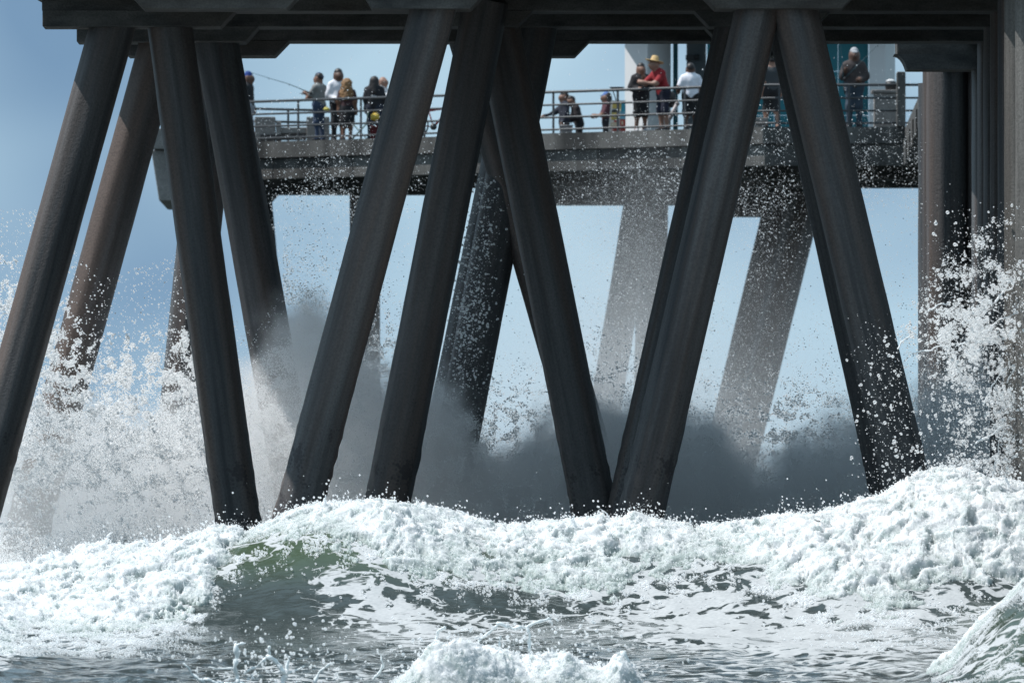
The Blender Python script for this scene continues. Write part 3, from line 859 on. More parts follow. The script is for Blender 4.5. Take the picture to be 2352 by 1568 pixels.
def person(label, u, vtop, Y, yaw, skin, top, bottom, sleeves='long', legs='long', arms=None, lean=0.0, head_tilt=0.0, extra=0.0, hair=None, headgear=None,
           wide=1.0, loose=1.0, skirt=False, stride=0.0, shoe=None, print_mat=None, glasses=False, hood=False):
    """u, vtop: where the top of the head is seen; yaw 0 faces the viewer, 90 faces right, 180 away"""
    H = (VH - vtop)*Y/FPX + CZ - DZ - extra
    s = H/1.75
    X = X_at(u, Y)
    root = empty('person', (X, Y, DZ), label, 'person', 'people on the far platform')
    SK, TP, BT, SH = 0, 1, 2, 3
    w = wide
    ln = math.sin(R(lean)); lc = math.cos(R(lean))
    def up(x, y, z):                                    # upper body tips forward about the hips
        dz = z - .95
        return np.array([x, y - dz*ln - (0), .95 + dz*lc])
    pr = []
    ad = lambda m, a, b, ra, rb, sq=(1, 1, 1): pr.append((m, np.array(a, float), np.array(b, float), ra, rb, sq))
    slv = TP if sleeves == 'long' else SK
    # legs
    for sx in (-1, 1):
        st = stride*sx
        hip = (.09*sx*w, 0, .90); kn = (.105*sx*w, -.02-st*.5, .49); an = (.11*sx*w, .03-st, .09)
        lm = BT
        cm = BT if legs == 'long' else SK
        ad(lm, hip, kn, .098*w*loose, (.068 if legs == 'long' else .085)*loose)
        ad(cm, kn, an, .062*(loose if legs == 'long' else 1), .045*(1.2*loose if legs == 'long' else 1))
        ad(SH, (an[0], an[1]+.02, .045), (an[0]+.02*sx, an[1]-.15, .035), .045, .036)
    if skirt:
        ad(BT, (0, 0, .95), (0, 0, .60), .15*w, .20*w, (1, 1.25, 1))
    # trunk
    ad(BT, (-.06*w, 0, .93), (.06*w, 0, .93), .125*w, .125*w, (1, 1.2, 1))
    ad(TP, up(0, 0, 1.0), up(0, .0, 1.14), .150*w*loose, .145*w*loose, (1, 1.28, 1))
    ad(TP, up(0, 0, 1.16), up(0, .005, 1.30), .150*w*loose, .165*w*loose, (1, 1.30, 1))
    ad(TP, up(-.12*w, .01, 1.38), up(.12*w, .01, 1.38), .078, .078)
    ad(SK, up(0, .01, 1.40), up(0, -.01, 1.52), .058, .055)
    hc = up(0, -.02, 1.615) + np.array([0, -math.sin(R(head_tilt))*.09, -abs(math.sin(R(head_tilt)))*.05])
    # head: skull, jaw, nose, brow, ears
    ad(SK, hc + (0, .02, .03), hc + (0, -.005, .0), .098, .092, (1.12, 1, .95))
    ad(SK, hc + (0, -.035, -.04), hc + (0, -.05, -.085), .066, .042)
    ad(SK, hc + (0, -.098, -.005), hc + (0, -.122, -.035), .012, .018)
    for sx in (-1, 1): ad(SK, hc + (.088*sx, .01, .01), hc + (.092*sx, .015, -.035), .016, .012)
    # arms
    default = [((-.245, .03, 1.12), (-.25, -.05, .87)), ((.245, .03, 1.12), (.25, -.05, .87))]
    arms = arms or default
    hands = []
    for sx, (el, wr) in zip((-1, 1), arms):
        shd = up(.185*sx*w, .01, 1.385)
        el, wr = np.array(el, float), np.array(wr, float)
        ad(TP, shd, shd + (el-shd)*.72, .062*loose, .056*loose)
        ad(slv, shd + (el-shd)*.6, el, .052 if slv == TP else .046, .046 if slv == TP else .041)
        ad(slv, el, wr, .046 if slv == TP else .041, .034)
        d = (wr - el)/np.linalg.norm(wr - el)
        ad(SK, wr, wr + d*.085, .032, .036)
        hands.append((wr, d, sx))
    if hood: ad(TP, up(-.06, .07, 1.43), up(.06, .07, 1.43), .07, .07)
    V, F, mi = build_sdf(pr)
    # fingers: four curled ones and a thumb leaving the side of the palm
    allV, allF, allM = [V], [F], [mi]
    base = len(V)
    for wr, d, sx in hands:
        side = np.cross(d, (0, 1, 0)); side = side/max(1e-6, np.linalg.norm(side))
        nrm = np.cross(side, d)
        for j, (o_, ln_) in enumerate(((-.030, .062), (-.010, .075), (.010, .072), (.029, .055))):
            p0 = wr + d*.085 + side*o_; p1 = p0 + d*ln_*.55 + nrm*.012; p2 = p1 + d*ln_*.35 - nrm*.022*1.2
            tv, tf = tube_data([p0, p1, p2], [.0105, .0095, .007], 6)
            allV.append(np.array(tv)); 
            q = np.array([f for f in tf if len(f) == 4]) + base
            allF.append(q); allM.append(np.zeros(len(q), np.int32)); base += len(tv)
        p0 = wr + d*.03 - side*.032*sx; p1 = p0 + d*.035 - side*.022*sx; p2 = p1 + d*.03
        tv, tf = tube_data([p0, p1, p2], [.013, .011, .008], 6)
        q = np.array([f for f in tf if len(f) == 4]) + base
        allV.append(np.array(tv)); allF.append(q); allM.append(np.zeros(len(q), np.int32)); base += len(tv)
    V = np.concatenate(allV); F = np.concatenate(allF); mi = np.concatenate(allM)
    # soft cloth folds
    cr = np.zeros(len(V)); cr[F.ravel()] = np.repeat((mi > 0) & (mi < 3), 4)
    f_ = cr*(.010*perlin(V[:, 0]*7, V[:, 1]*7, V[:, 2]*4 + u*.1, 31) + .006*perlin(V[:, 0]*16, V[:, 1]*16, V[:, 2]*11 + u, 32))
    V = V + f_[:, None]*np.stack([np.sign(V[:, 0]), np.sign(V[:, 1]), np.zeros(len(V))], -1)
    ya = R(yaw); c_, s_ = math.cos(ya), math.sin(ya)
    def tr(Q):
        Q = np.asarray(Q, float)*s
        return np.stack([Q[..., 0]*c_ - Q[..., 1]*s_, Q[..., 0]*s_ + Q[..., 1]*c_, Q[..., 2]], -1)
    me = new_mesh('body', tr(V), F, smooth=True)
    for m in (SKIN[skin], top, bottom, shoe or SHOE): me.materials.append(m)
    me.polygons.foreach_set('material_index', mi.astype(np.int32)[:len(me.polygons)])
    me.update()
    o = bpy.data.objects.new('body', me); col.objects.link(o); o.parent = root
    curl = 1.0 if hair == 'blonde' else .35
    def child(name, prims, mat, h=.016, k=.015, cut=None):
        V_, F_, _ = build_sdf(prims, h, k)
        if name == 'hair':
            V_ = V_ + np.stack([.030*perlin(V_[:, 0]*17, V_[:, 1]*17, V_[:, 2]*15, 61), .02*perlin(V_[:, 0]*17, V_[:, 1]*17, V_[:, 2]*15, 62), .01*perlin(V_[:, 0]*20, V_[:, 1]*20, V_[:, 2]*20, 63)], -1)*curl
        if cut is not None:
            F_ = F_[cut(V_[F_].mean(1))]
        m_ = new_mesh(name, tr(V_), F_, smooth=True); m_.materials.append(mat)
        q = bpy.data.objects.new(name, m_); col.objects.link(q); q.parent = root
        return q
    A = lambda *t: np.array(t, float)
    if hair == 'short': child('hair', [(0, hc+A(0, .03, .045), hc+A(0, .005, .06), .112, .104, (1.05, 1, .97))], headgear_mats['hair_dark'], cut=lambda c: (c[:, 2] > hc[2]+.01) | (c[:, 1] > hc[1]+.03))
    if hair in ('long', 'blonde'):
        m_ = headgear_mats['hair_dark' if hair == 'long' else 'hair_blonde']; b_ = 1.0 if hair == 'long' else 1.25
        L_ = .30 if hair == 'long' else .36
        child('hair', [(0, hc+A(0, .03, .045), hc+A(0, .02, .05), .106*b_, .10*b_), (0, hc+A(0, .075, .02), hc+A(0, .11, -L_), .095*b_, .10*b_, (.85, 1, 1)),
                       (0, hc+A(-.06, .06, -.02), hc+A(-.125*b_, .07, -L_*.85), .055*b_, .06*b_), (0, hc+A(.06, .06, -.02), hc+A(.125*b_, .07, -L_*.9), .055*b_, .06*b_)], m_, .018, .02)
    if headgear:
        kind, mt = headgear
        if kind == 'beanie': child('beanie', [(0, hc+A(0, .02, .055), hc+A(0, .022, .075), .112, .104, (1.06, 1, 1))], mt, cut=lambda c: c[:, 2] > hc[2]-.005+.35*(c[:, 1]-hc[1])*-1)
        if kind in ('cap', 'cap_back'):
            sg = -1 if kind == 'cap' else 1
            child('cap', [(0, hc+A(0, .015, .055), hc+A(0, .015, .065), .107, .103, (1.08, 1, 1.0)), (0, hc+A(-.045, sg*.10, .055), hc+A(.045, sg*.10, .055), .018, .018), (0, hc+A(-.03, sg*.15, .043), hc+A(.03, sg*.15, .043), .014, .014)], mt, .013, .012, cut=lambda c: c[:, 2] > hc[2]+.022)
        if kind == 'straw':
            prof = [(.0, .155), (.062, .152), (.082, .135), (.098, .06), (.106, .03), (.165, .012), (.225, .022), (.228, .014), (.165, .0), (.10, .012)]
            v_, f_2 = lathe_data(prof, 28)
            vv = np.array(v_); vv[:, 2] += .012*np.sin(np.arctan2(vv[:, 1], vv[:, 0])*2)*(np.hypot(vv[:, 0], vv[:, 1]) > .13)
            tl = R(-14); y_, z_ = vv[:, 1].copy(), vv[:, 2].copy()
            vv[:, 1] = y_*math.cos(tl) - z_*math.sin(tl); vv[:, 2] = y_*math.sin(tl) + z_*math.cos(tl)
            vv += hc + A(0, .0, .045)
            m_ = new_mesh('straw_hat', tr(vv), f_2, smooth=True); m_.materials.append(mt)
            q = bpy.data.objects.new('straw_hat', m_); col.objects.link(q); q.parent = root
    if glasses:
        child('sunglasses', [(0, hc+A(-.045, -.098, .005), hc+A(-.02, -.106, .003), .019, .019), (0, hc+A(.045, -.098, .005), hc+A(.02, -.106, .003), .019, .019), (0, hc+A(-.09, -.03, .012), hc+A(-.06, -.09, .01), .007, .007), (0, hc+A(.09, -.03, .012), hc+A(.06, -.09, .01), .007, .007)], M['black'], .008, .004)
    else:
        for sx in (-1, 1): child('eye', [(0, hc+A(.034*sx, -.088, .008), hc+A(.040*sx, -.086, .008), .011, .011)], headgear_mats['eye'], .008, .004)
    child('mouth', [(0, hc+A(-.018, -.089, -.068), hc+A(.018, -.089, -.068), .008, .008)], headgear_mats['lip'], .006, .003)
    if print_mat is not None:
        child('printed_badge', [(0, A(-.07, .148, 1.20), A(.05, .152, 1.22), .018, .022), (0, A(.03, .150, 1.21), A(.035, .152, 1.15), .018, .018)], print_mat, .012, .006)
    return root

headgear_mats = {'hair_dark': cloth('dark_hair', (.018, .013, .012), .5), 'hair_blonde': cloth('blonde_hair', (.22, .115, .045), .6), 'eye': cloth('eye', (.02, .015, .012), .2), 'lip': cloth('lip', (.22, .08, .07), .5)}
C_ = cloth
def eY(u, back): return float(edgeY(u)) + back

person('person in a blue beanie and dark sweater at the left end of the railing', 570, 167, eY(570, 1.2), 70, 'brown', C_('black_sweater', (.015, .017, .02)), C_('grey_trousers', (.28, .29, .32)), headgear=('beanie', C_('blue_beanie', (.01, .045, .22))))
fish = person('person in a blue cap and grey shirt holding a fishing rod over the railing', 733, 169, eY(733, 1.3), -125, 'tan', C_('grey_shirt', (.20, .20, .195)), C_('blue_jeans', (.035, .055, .10)), sleeves='short', hair='short',
       arms=[((-.20, -.16, 1.14), (-.05, -.40, 1.24)), ((.17, -.17, 1.16), (.02, -.36, 1.11))], headgear=('cap_back', C_('blue_cap', (.02, .05, .12))), wide=1.06)
person('person with dark hair, sunglasses and a loose white shirt', 777, 160, eY(777, 2.4), 12, 'brown', C_('white_shirt', (.72, .72, .76)), C_('black_trousers', (.015, .016, .02)), hair='short', glasses=True,
       arms=[((-.26, .02, 1.13), (-.10, -.18, 1.02)), ((.26, .02, 1.13), (.12, -.18, 1.02))], loose=1.08)
person('person with long curly blonde hair in a dark dress, seen from behind', 797, 183, eY(797, 1.3), 170, 'tan', C_('wine_top', (.05, .022, .025)), C_('black_skirt', (.015, .015, .018)), sleeves='short', legs='short', hair='blonde', skirt=True)
person('person with long dark hair in a black hooded top with a pale print', 860, 176, eY(860, 1.4), 172, 'tan', C_('black_hoodie', (.014, .014, .018)), C_('dark_jeans', (.02, .026, .045)), hair='long', wide=1.12, loose=1.15, print_mat=C_('pale_print', (.5, .5, .52)), hood=True)
person('bald person in a white top half hidden behind the black hooded top', 879, 177, eY(879, 2.6), 60, 'fair', C_('white_top', (.65, .65, .67)), C_('dark_jeans', (.02, .026, .045)), arms=[((-.20, -.20, 1.15), (-.10, -.34, 1.42)), ((.25, .02, 1.12), (.25, -.05, .87))])
person('person in a tan cap and navy jacket reaching an arm to the left', 1296, 212, 337.8, -75, 'tan', C_('navy_jacket', (.014, .017, .03)), C_('navy_trousers', (.015, .018, .03)), hair='short', headgear=('cap_back', C_('tan_cap', (.25, .19, .11))), wide=1.08,
       arms=[((-.16, -.25, 1.18), (-.10, -.55, 1.08)), ((.23, .0, 1.12), (.2, -.10, .9))])
person('small hunched person in black with head bowed beside the navy jacket', 1331, 228, 338.2, -80, 'tan', C_('black_jacket', (.018, .014, .017)), C_('black_trousers', (.015, .016, .02)), lean=18, head_tilt=25, hair='short', extra=-.12,
       arms=[((-.2, -.2, 1.02), (-.08, -.42, 1.05)), ((.23, -.1, 1.05), (.12, -.35, 1.0))])
person('person with long dark hair, a blue cap and a dark red top', 1393, 213, 337.4, -85, 'tan', C_('wine_shirt', (.09, .03, .04)), C_('dark_leggings', (.016, .016, .022)), sleeves='short', hair='long', headgear=('cap', C_('sky_blue_cap', (.08, .16, .40))),
       arms=[((-.2, -.10, 1.12), (-.06, -.32, 1.10)), ((.2, -.10, 1.12), (.06, -.32, 1.08))])
person('person in a long black jacket and shorts facing the straw hat', 1472, 147, eY(1477, 1.1), 15, 'tan', C_('long_black_jacket', (.015, .014, .017)), C_('black_shorts', (.014, .014, .016)), legs='short', hair='short', loose=1.18,
       arms=[((-.27, .0, 1.12), (-.12, -.22, 1.10)), ((.24, -.08, 1.14), (.05, -.20, 1.36))], shoe=C_('pale_shoes', (.4, .4, .42)))
person('person in a wide straw hat and red shirt leaning on the railing', 1524, 150, eY(1510, .75), -62, 'fair', C_('red_shirt', (.26, .012, .018)), C_('navy_shorts', (.014, .016, .035)), sleeves='short', legs='short', lean=20, wide=1.1, extra=-.22,
       arms=[((-.24, -.36, 1.12), (-.10, -.56, 1.15)), ((.24, -.34, 1.10), (.06, -.58, 1.13))], headgear=('straw', C_('straw', (.52, .36, .17))))
person('person in a white T-shirt and black shorts with back turned', 1586, 147, eY(1586, 1.4), 185, 'brown', C_('white_tshirt', (.74, .74, .80)), C_('black_shorts', (.014, .014, .016)), sleeves='short', legs='short', hair='short', wide=1.1, loose=1.1,
       arms=[((-.29, .02, 1.16), (-.30, -.16, 1.05)), ((.29, .02, 1.16), (.30, -.16, 1.05))])
person('person in a dark grey T-shirt and shorts between the right raked piles', 1772, 128, 319.0, 200, 'fair', C_('charcoal_tshirt', (.05, .055, .06)), C_('black_shorts', (.014, .014, .016)), sleeves='short', legs='short', hair='short', stride=.12)
plaid = person('bearded person in a grey cap and plaid shirt before the teal wall', 1962, 112, 317.8, 8, 'brown', C_('plaid_shirt', (.045, .035, .035)), C_('faded_jeans', (.04, .06, .085)), headgear=('cap', C_('grey_cap', (.35, .36, .38))), wide=1.05, loose=1.1,
       arms=[((-.27, .0, 1.12), (-.24, -.18, 1.24)), ((.27, .0, 1.12), (.10, -.2, 1.06))])

# ------------------------------------------------------------------ rods, bags and other things on the deck
def rod(label, pts, Y, r0=.012, r1=.003, reel=None, col_=(.02, .07, .09)):
    t = empty('fishing_rod', P(*pts[0], Y), label, 'fishing rod', 'fishing rods')
    W = [Vector(P(u, v, Y)) for u, v in pts]
    n = len(W)
    tube('blank', W[1:], [r0 + (r1-r0)*i/(n-2) for i in range(n-1)], cloth('rod_blue', col_, .4), t, 6)
    tube('grip', W[:2], .018, M['black'], t, 8)
    for i in range(2, n-1):
        p = W[i]; tube('guide', [p, p + Vector((.006, 0, -.045))], .006, M['rail'], t, 6)
    if reel:
        c = Vector(P(*reel, Y))
        v_, f_ = lathe_data([(.0, -.035), (.03, -.035), (.034, -.02), (.022, -.015), (.022, .015), (.034, .02), (.03, .035), (.0, .035)], 14, c)
        obj('reel', new_mesh('reel', v_, f_, True), cloth('reel_silver', (.4, .4, .42), .35), t)
        tube('reel_handle', [c, c + Vector((-.07, -.02, .0)), c + Vector((-.075, -.06, .0))], .008, M['rail'], t, 6)
    return t
rod('blue fishing rod slanting up to the left over the railing', [(717, 216), (699, 208), (664, 193.5), (617, 179.5), (580, 168), (547, 159)], eY(720, 1.0), reel=(695, 215))
rod('upright dark fishing rod beside the plaid shirt', [(1941, 216), (1938, 196), (1936, 160), (1932, 120), (1928, 70), (1925, 30)], 317.5, reel=(1942, 205), col_=(.012, .012, .014))
rod('pale green fishing rod crossing in front of the plaid shirt', [(1936, 184), (1942, 178), (1968, 152), (1992, 128), (2016, 104), (2050, 72)], 317.3, .008, .003, col_=(.18, .34, .34))

def group_box(name, label, cat, c): return empty(name, c, label, cat)
# concrete bench
b = empty('concrete_bench', (X_at(665, 330.6), 330.6, DZ), 'concrete bench with two square end blocks behind the railing', 'bench')
Yb = 330.4
box('end_block', X_at(585, Yb), X_at(632, Yb), Yb, Yb+.7, DZ, DZ+.78, M['block'], b, .02)
box('end_block', X_at(634, Yb), X_at(645, Yb), Yb+.01, Yb+.7, DZ, DZ+.66, M['block'], b, .02)
box('end_block', X_at(704, Yb), X_at(756, Yb), Yb, Yb+.7, DZ, DZ+.78, M['block'], b, .02)
box('seat', X_at(645.3, Yb), X_at(703.7, Yb), Yb+.08, Yb+.62, DZ+.33, DZ+.50, M['block'], b, .02)
box('seat_slat', X_at(598, Yb), X_at(703, Yb), Yb-.06, Yb-.008, DZ+.14, DZ+.30, cloth('bench_slat', (.05, .045, .045)), b)
b = empty('concrete_bench', (X_at(2032, 318.6), 318.6, DZ), 'tall concrete block bench at the right end of the railing', 'bench')
box('end_block', X_at(2008, 318.3), X_at(2064, 318.3), 318.3, 319.0, DZ, DZ+.93, M['block'], b, .02)
box('end_block', X_at(2002, 318.3), X_at(2066, 318.3), 318.25, 319.05, DZ+.935, DZ+1.02, M['block'], b, .02)
b = empty('concrete_bench', (X_at(1748, 318.6), 318.6, DZ), 'low concrete bench between the right pair of raked piles', 'bench')
box('seat', X_at(1728, 318.4), X_at(1764, 318.4), 318.4, 319.0, DZ+.18, DZ+.30, M['block'], b, .02)
box('end_block', X_at(1731, 318.5), X_at(1759, 318.5), 318.5, 318.9, DZ, DZ+.178, M['block'], b, .01)
t = empty('litter_bin', (X_at(2046, 318.7), 318.7, DZ+1.02), 'black bin with a white lid on the concrete block', 'bin')
obj('bin_body', new_mesh('bin_body', *lathe_data([(.10, 0), (.14, .02), (.16, .16), (.13, .22), (.0, .22)], 16, (X_at(2046, 318.7), 318.7, DZ+1.021)), True), M['black'], t)
obj('lid', new_mesh('lid', *lathe_data([(.135, .222), (.12, .26), (.05, .29), (.0, .295)], 16, (X_at(2046, 318.7), 318.7, DZ+1.021)), True), cloth('white_plastic', (.6, .6, .6)), t)

def bucket(label, u, Y, r, h, mat, name='bucket'):
    c = (X_at(u, Y), Y, DZ)
    t = empty(name, c, label, 'bucket')
    obj('pail', new_mesh('pail', *lathe_data([(r*.82, 0), (r*.85, .01), (r, h), (r*1.05, h+.005), (r*1.05, h+.025), (r*.95, h+.026), (r*.9, h-.03)], 20, c), True), mat, t)
    tube('handle', [Vector(c) + Vector((-r*1.04*math.cos(a), -.01, h + r*.5*math.sin(a))) for a in np.linspace(0, math.pi, 9)], .006, M['rail'], t, 6)
    return t
bucket('dark red bucket under the yellow bag', 861, eY(861, .8), .14, .34, cloth('red_plastic', (.11, .012, .018), .4))
bucket('grey bucket in front of the navy jacket', 1301, 321.6+.6, .17, .22, cloth('grey_plastic', (.30, .29, .30), .5))
def soft_bag(name, label, cat, u, v, Y, w, h, mat, seed):
    c = np.array(P(u, v, Y))
    th, ph = np.meshgrid(np.linspace(0, np.pi, 18), np.linspace(0, 2*np.pi, 28, endpoint=False), indexing='ij')
    d = np.stack([np.sin(th)*np.cos(ph), np.sin(th)*np.sin(ph), np.cos(th)], -1)
    rr = 1 + .22*perlin(d[..., 0]*2.4, d[..., 1]*2.4, d[..., 2]*2.4 + seed, seed) + .10*perlin(d[..., 0]*6, d[..., 1]*6, d[..., 2]*6, seed+1)
    q = d*rr[..., None]*np.array([w/2, w*.35, h/2])
    n, m = th.shape; i = np.arange(n-1)[:, None]*m; k = np.arange(m)[None, :]; k2 = (k+1) % m
    F = np.stack([i+k, i+m+k, i+m+k2, i+k2], -1).reshape(-1, 4)
    t = empty(name, tuple(c - (0, 0, h/2)), label, cat)
    obj('bag_body', new_mesh('bag_body', q.reshape(-1, 3) + c, F, True), mat, t)
    tube('strap', [c + (-w*.2, -.01, h*.42), c + (-w*.12, -.02, h*.72), c + (w*.12, -.02, h*.72), c + (w*.2, -.01, h*.42)], .009, mat, t, 6)
    return t
soft_bag('plastic_bag', 'crumpled yellow plastic bag on top of the dark red bucket', 'bag', 861.5, 269, eY(861, .8), .24, .21, cloth('yellow_plastic', (.62, .42, .05), .45), 3)
soft_bag('plastic_bag', 'small pale yellow bag at the hip of the grey shirt', 'bag', 750, 251, eY(750, 1.0), .17, .10, cloth('pale_yellow_plastic', (.55, .48, .10), .5), 5)
soft_bag('backpack', 'black backpack on the deck beside the red shirt', 'bag', 1540, 228, eY(1540, 2.2), .32, .42, M['black'], 9)
# bucket trolley of green tubes behind the railing
t = empty('folding_chair', (X_at(826, 326.6), 326.6, DZ), 'green tube folding chair beside the dark skirt', 'chair')
cx, cyy = X_at(826, 326.6), 326.6
gm = cloth('green_tube', (.10, .16, .12), .5)
for sy in (-.2, .2):
    tube('leg', [(cx-.22, cyy+sy, DZ+.01), (cx+.20, cyy+sy, DZ+.46)], .013, gm, t, 6)
    tube('leg', [(cx+.22, cyy+sy, DZ+.01), (cx-.20, cyy+sy, DZ+.46)], .013, gm, t, 6)
    tube('back_post', [(cx+.17, cyy+sy, DZ+.44), (cx+.27, cyy+sy, DZ+.86)], .013, gm, t, 6)
box('seat', cx-.21, cx+.21, cyy-.2, cyy+.2, DZ+.45, DZ+.475, cloth('green_canvas', (.06, .09, .07)), t, .008)
box('backrest', cx+.21, cx+.235, cyy-.2, cyy+.2, DZ+.60, DZ+.84, cloth('green_canvas', (.06, .09, .07)), t, .008)
# bicycle glimpsed between the middle piles
def bicycle():
    Y = eY(1000, 1.0); cx = X_at(1000, Y)
    t = empty('bicycle', (cx, Y, DZ), 'red and black bicycle glimpsed between the two middle piles', 'bicycle')
    rm = cloth('red_paint', (.45, .015, .02), .35)
    for sx in (-1, 1):
        c = Vector((cx + .52*sx, Y, DZ+.34))
        ring = [c + Vector((.325*math.cos(a), 0, .325*math.sin(a))) for a in np.linspace(0, 2*math.pi, 29)]
        w_ = obj('wheel', new_mesh('wheel', *tube_data(ring, .02, 8, False), True), M['black'], t)
        for k in range(9):
            a = k*math.pi/9
            d = Vector((math.cos(a), 0, math.sin(a)))*.31
            tube('spoke', [c - d, c + d], .003, M['rail'], w_, 4)
    bb = Vector((cx-.05, Y, DZ+.30)); st = Vector((cx-.20, Y, DZ+.78)); hd = Vector((cx+.32, Y, DZ+.80)); rw = Vector((cx-.52, Y, DZ+.34)); fw = Vector((cx+.52, Y, DZ+.34))
    fr = []
    for nm, a, b_, r in (('seat_tube', bb, st, .018), ('top_tube', st.lerp(bb, .12), hd, .026), ('down_tube', bb, hd.lerp(fw, .14), .030), ('chain_stay', bb, rw, .013), ('seat_stay', st.lerp(bb, .1), rw, .012), ('fork', hd, fw, .016)):
        tube(nm, [a, b_], r, rm, t, 8)
    tube('handlebar', [hd + Vector((0, -.3, .14)), hd + Vector((.03, 0, .14)), hd + Vector((0, .3, .14))], .014, M['black'], t, 8)
    tube('stem', [hd, hd + Vector((.03, 0, .14))], .015, M['black'], t, 8)
    tube('seat_post', [st, st + Vector((-.03, 0, .12))], .014, M['rail'], t, 8)
    box('saddle', st.x-.17, st.x+.10, Y-.06, Y+.06, st.z+.12, st.z+.17, M['black'], t, .02)
    obj('chainring', new_mesh('chainring', *tube_data([bb + Vector((0, -.03, 0)), bb + Vector((0, -.04, 0))], .09, 20), True), M['rail'], t)
bicycle()
# painted board leaning on the railing
t = empty('painted_board', (X_at(1417, 321.6), 321.6, DZ), 'board painted yellow, blue and red leaning behind the railing post', 'board')
def board():
    Y = eY(1417, .55)
    x0, x1 = X_at(1397, Y), X_at(1437, Y); w = x1 - x0
    def pt(a, h, d=0): return (x0 + w*(a + .16*h*(1-a)), Y + .06*h + d, DZ + .02 + .82*h)
    def quad(name, a0, a1, h0, h1, mat, d, parent):
        q = [pt(a0, h0, d), pt(a1, h0, d), pt(a1, h1, d), pt(a0, h1, d)]
        V_ = q + [(x, y+.018, z) for x, y, z in q]
        me = new_mesh(name, V_, [(0, 1, 2, 3), (7, 6, 5, 4), (0, 4, 5, 1), (1, 5, 6, 2), (2, 6, 7, 3), (3, 7, 4, 0)])
        return obj(name, me, mat, parent)
    bd = quad('board_panel', 0, 1, 0, 1, cloth('board_white', (.66, .64, .60)), 0, t)
    pc = {'y': cloth('paint_yellow', (.62, .46, .12)), 'k': cloth('paint_black', (.03, .03, .03)), 'b': cloth('paint_blue', (.05, .34, .46)), 'r': cloth('paint_red', (.45, .05, .04)), 'c': cloth('paint_cream', (.62, .50, .36)), 's': cloth('paint_sky', (.20, .45, .58))}
    for a0, a1, h0, h1, c in ((.14, .56, .74, .92, 'y'), (.12, .58, .62, .70, 'k'), (.12, .58, .38, .61, 'y'), (.30, .56, .30, .37, 'r'), (.10, .56, .16, .295, 'c'), (.22, .66, .02, .155, 'r'),
                              (.72, .985, .64, .93, 'b'), (.60, .71, .66, .90, 'y'), (.66, .985, .40, .63, 's'), (.66, .985, .18, .39, 'r'), (.70, .985, .02, .17, 'r'), (.24, .40, .44, .56, 'c'), (.74, .86, .22, .34, 'c')):
        quad('painted_patch', a0, a1, h0, h1, pc[c], -.012 - (.004 if c == 'c' else 0), bd)
board()
# filleting tray clamped on the railing
q = Vector((X_at(1417, 321.1), 321.05, DZ+1.14))
t = empty('bait_table', tuple(q), 'round dark bait tray clamped on the railing post', 'tray')
obj('tray', new_mesh('tray', *lathe_data([(.02, .0), (.13, .005), (.20, .05), (.205, .06), (.19, .055), (.12, .018), (.0, .015)], 24, q), True), M['black'], t)
tube('bracket', [q + Vector((-.12, 0, .01)), q + Vector((-.02, .0, -.30))], .013, M['rail'], t, 6)
tube('clamp', [q + Vector((0, 0, .0)), q + Vector((0, 0, -.06))], .03, M['rail'], t, 8)
# pale tube rod holder tied to the railing
t = empty('rod_holder', P(1534, 283, 320.4), 'pale grey plastic tube slanting behind the railing by the red shirt', 'tube')
a, b_ = Vector(P(1533, 283, 320.4)), Vector(P(1557, 236, 320.4))
pm = cloth('pvc_grey', (.42, .38, .38), .5)
tube('tube_body', [a, b_], .055, pm, t, 14)
tube('tube_collar', [b_ - (b_-a).normalized()*.06, b_ + (b_-a).normalized()*.012], .062, pm, t, 14)
tube('tube_mouth', [b_ + (b_-a).normalized()*.0125, b_ + (b_-a).normalized()*.016], .045, M['black'], t, 14)
# ------------------------------------------------------------------ spray: clouds of droplets, each a real little sphere
def points_group():
    g = bpy.data.node_groups.new('droplets', 'GeometryNodeTree')
    g.interface.new_socket('Geometry', in_out='INPUT', socket_type='NodeSocketGeometry')
    g.interface.new_socket('Geometry', in_out='OUTPUT', socket_type='NodeSocketGeometry')
    gi = g.nodes.new('NodeGroupInput'); go = g.nodes.new('NodeGroupOutput')
    mp = g.nodes.new('GeometryNodeMeshToPoints')
    na = g.nodes.new('GeometryNodeInputNamedAttribute'); na.data_type = 'FLOAT'; na.inputs[0].default_value = 'rad'
    g.links.new(gi.outputs[0], mp.inputs['Mesh']); g.links.new(na.outputs[0], mp.inputs['Radius'])
    return g, mp, go
def droplets(name, pos, rad, mat, label):
    me = bpy.data.meshes.new(name)
    pos = np.asarray(pos, np.float32); rad = np.asarray(rad, np.float32)
    me.vertices.add(len(pos)); me.vertices.foreach_set('co', pos.ravel())
    a = me.attributes.new('rad', 'FLOAT', 'POINT'); a.data.foreach_set('value', rad)
    me.update()
    o = bpy.data.objects.new(name, me); col.objects.link(o)
    me.materials.append(M[mat])
    g, mp, go = points_group()
    sm = g.nodes.new('GeometryNodeSetMaterial'); sm.inputs['Material'].default_value = M[mat]
    g.links.new(mp.outputs[0], sm.inputs[0]); g.links.new(sm.outputs[0], go.inputs[0])
    md = o.modifiers.new('droplets', 'NODES'); md.node_group = g
    return tag(o, label, 'spray', kind='stuff')

def uv2p(u, v, Y):
    return np.stack([(u-UC)*Y/FPX, Y, CZ + (VH - v)*Y/FPX], -1)

def sample(n, ur, vr, dens):
    """n points of the density dens(u,v) in a window"""
    out = []; tot = 0
    while tot < n:
        k = max(20000, int((n - tot)*2.5))
        u = rng.uniform(*ur, k); v = rng.uniform(*vr, k)
        d = dens(u, v)
        s = rng.random(k) < d
        out.append(np.stack([u[s], v[s]], -1)); tot += int(s.sum())
        if len(out) > 60: break
    q = np.concatenate(out)[:n]
    return q[:, 0], q[:, 1]

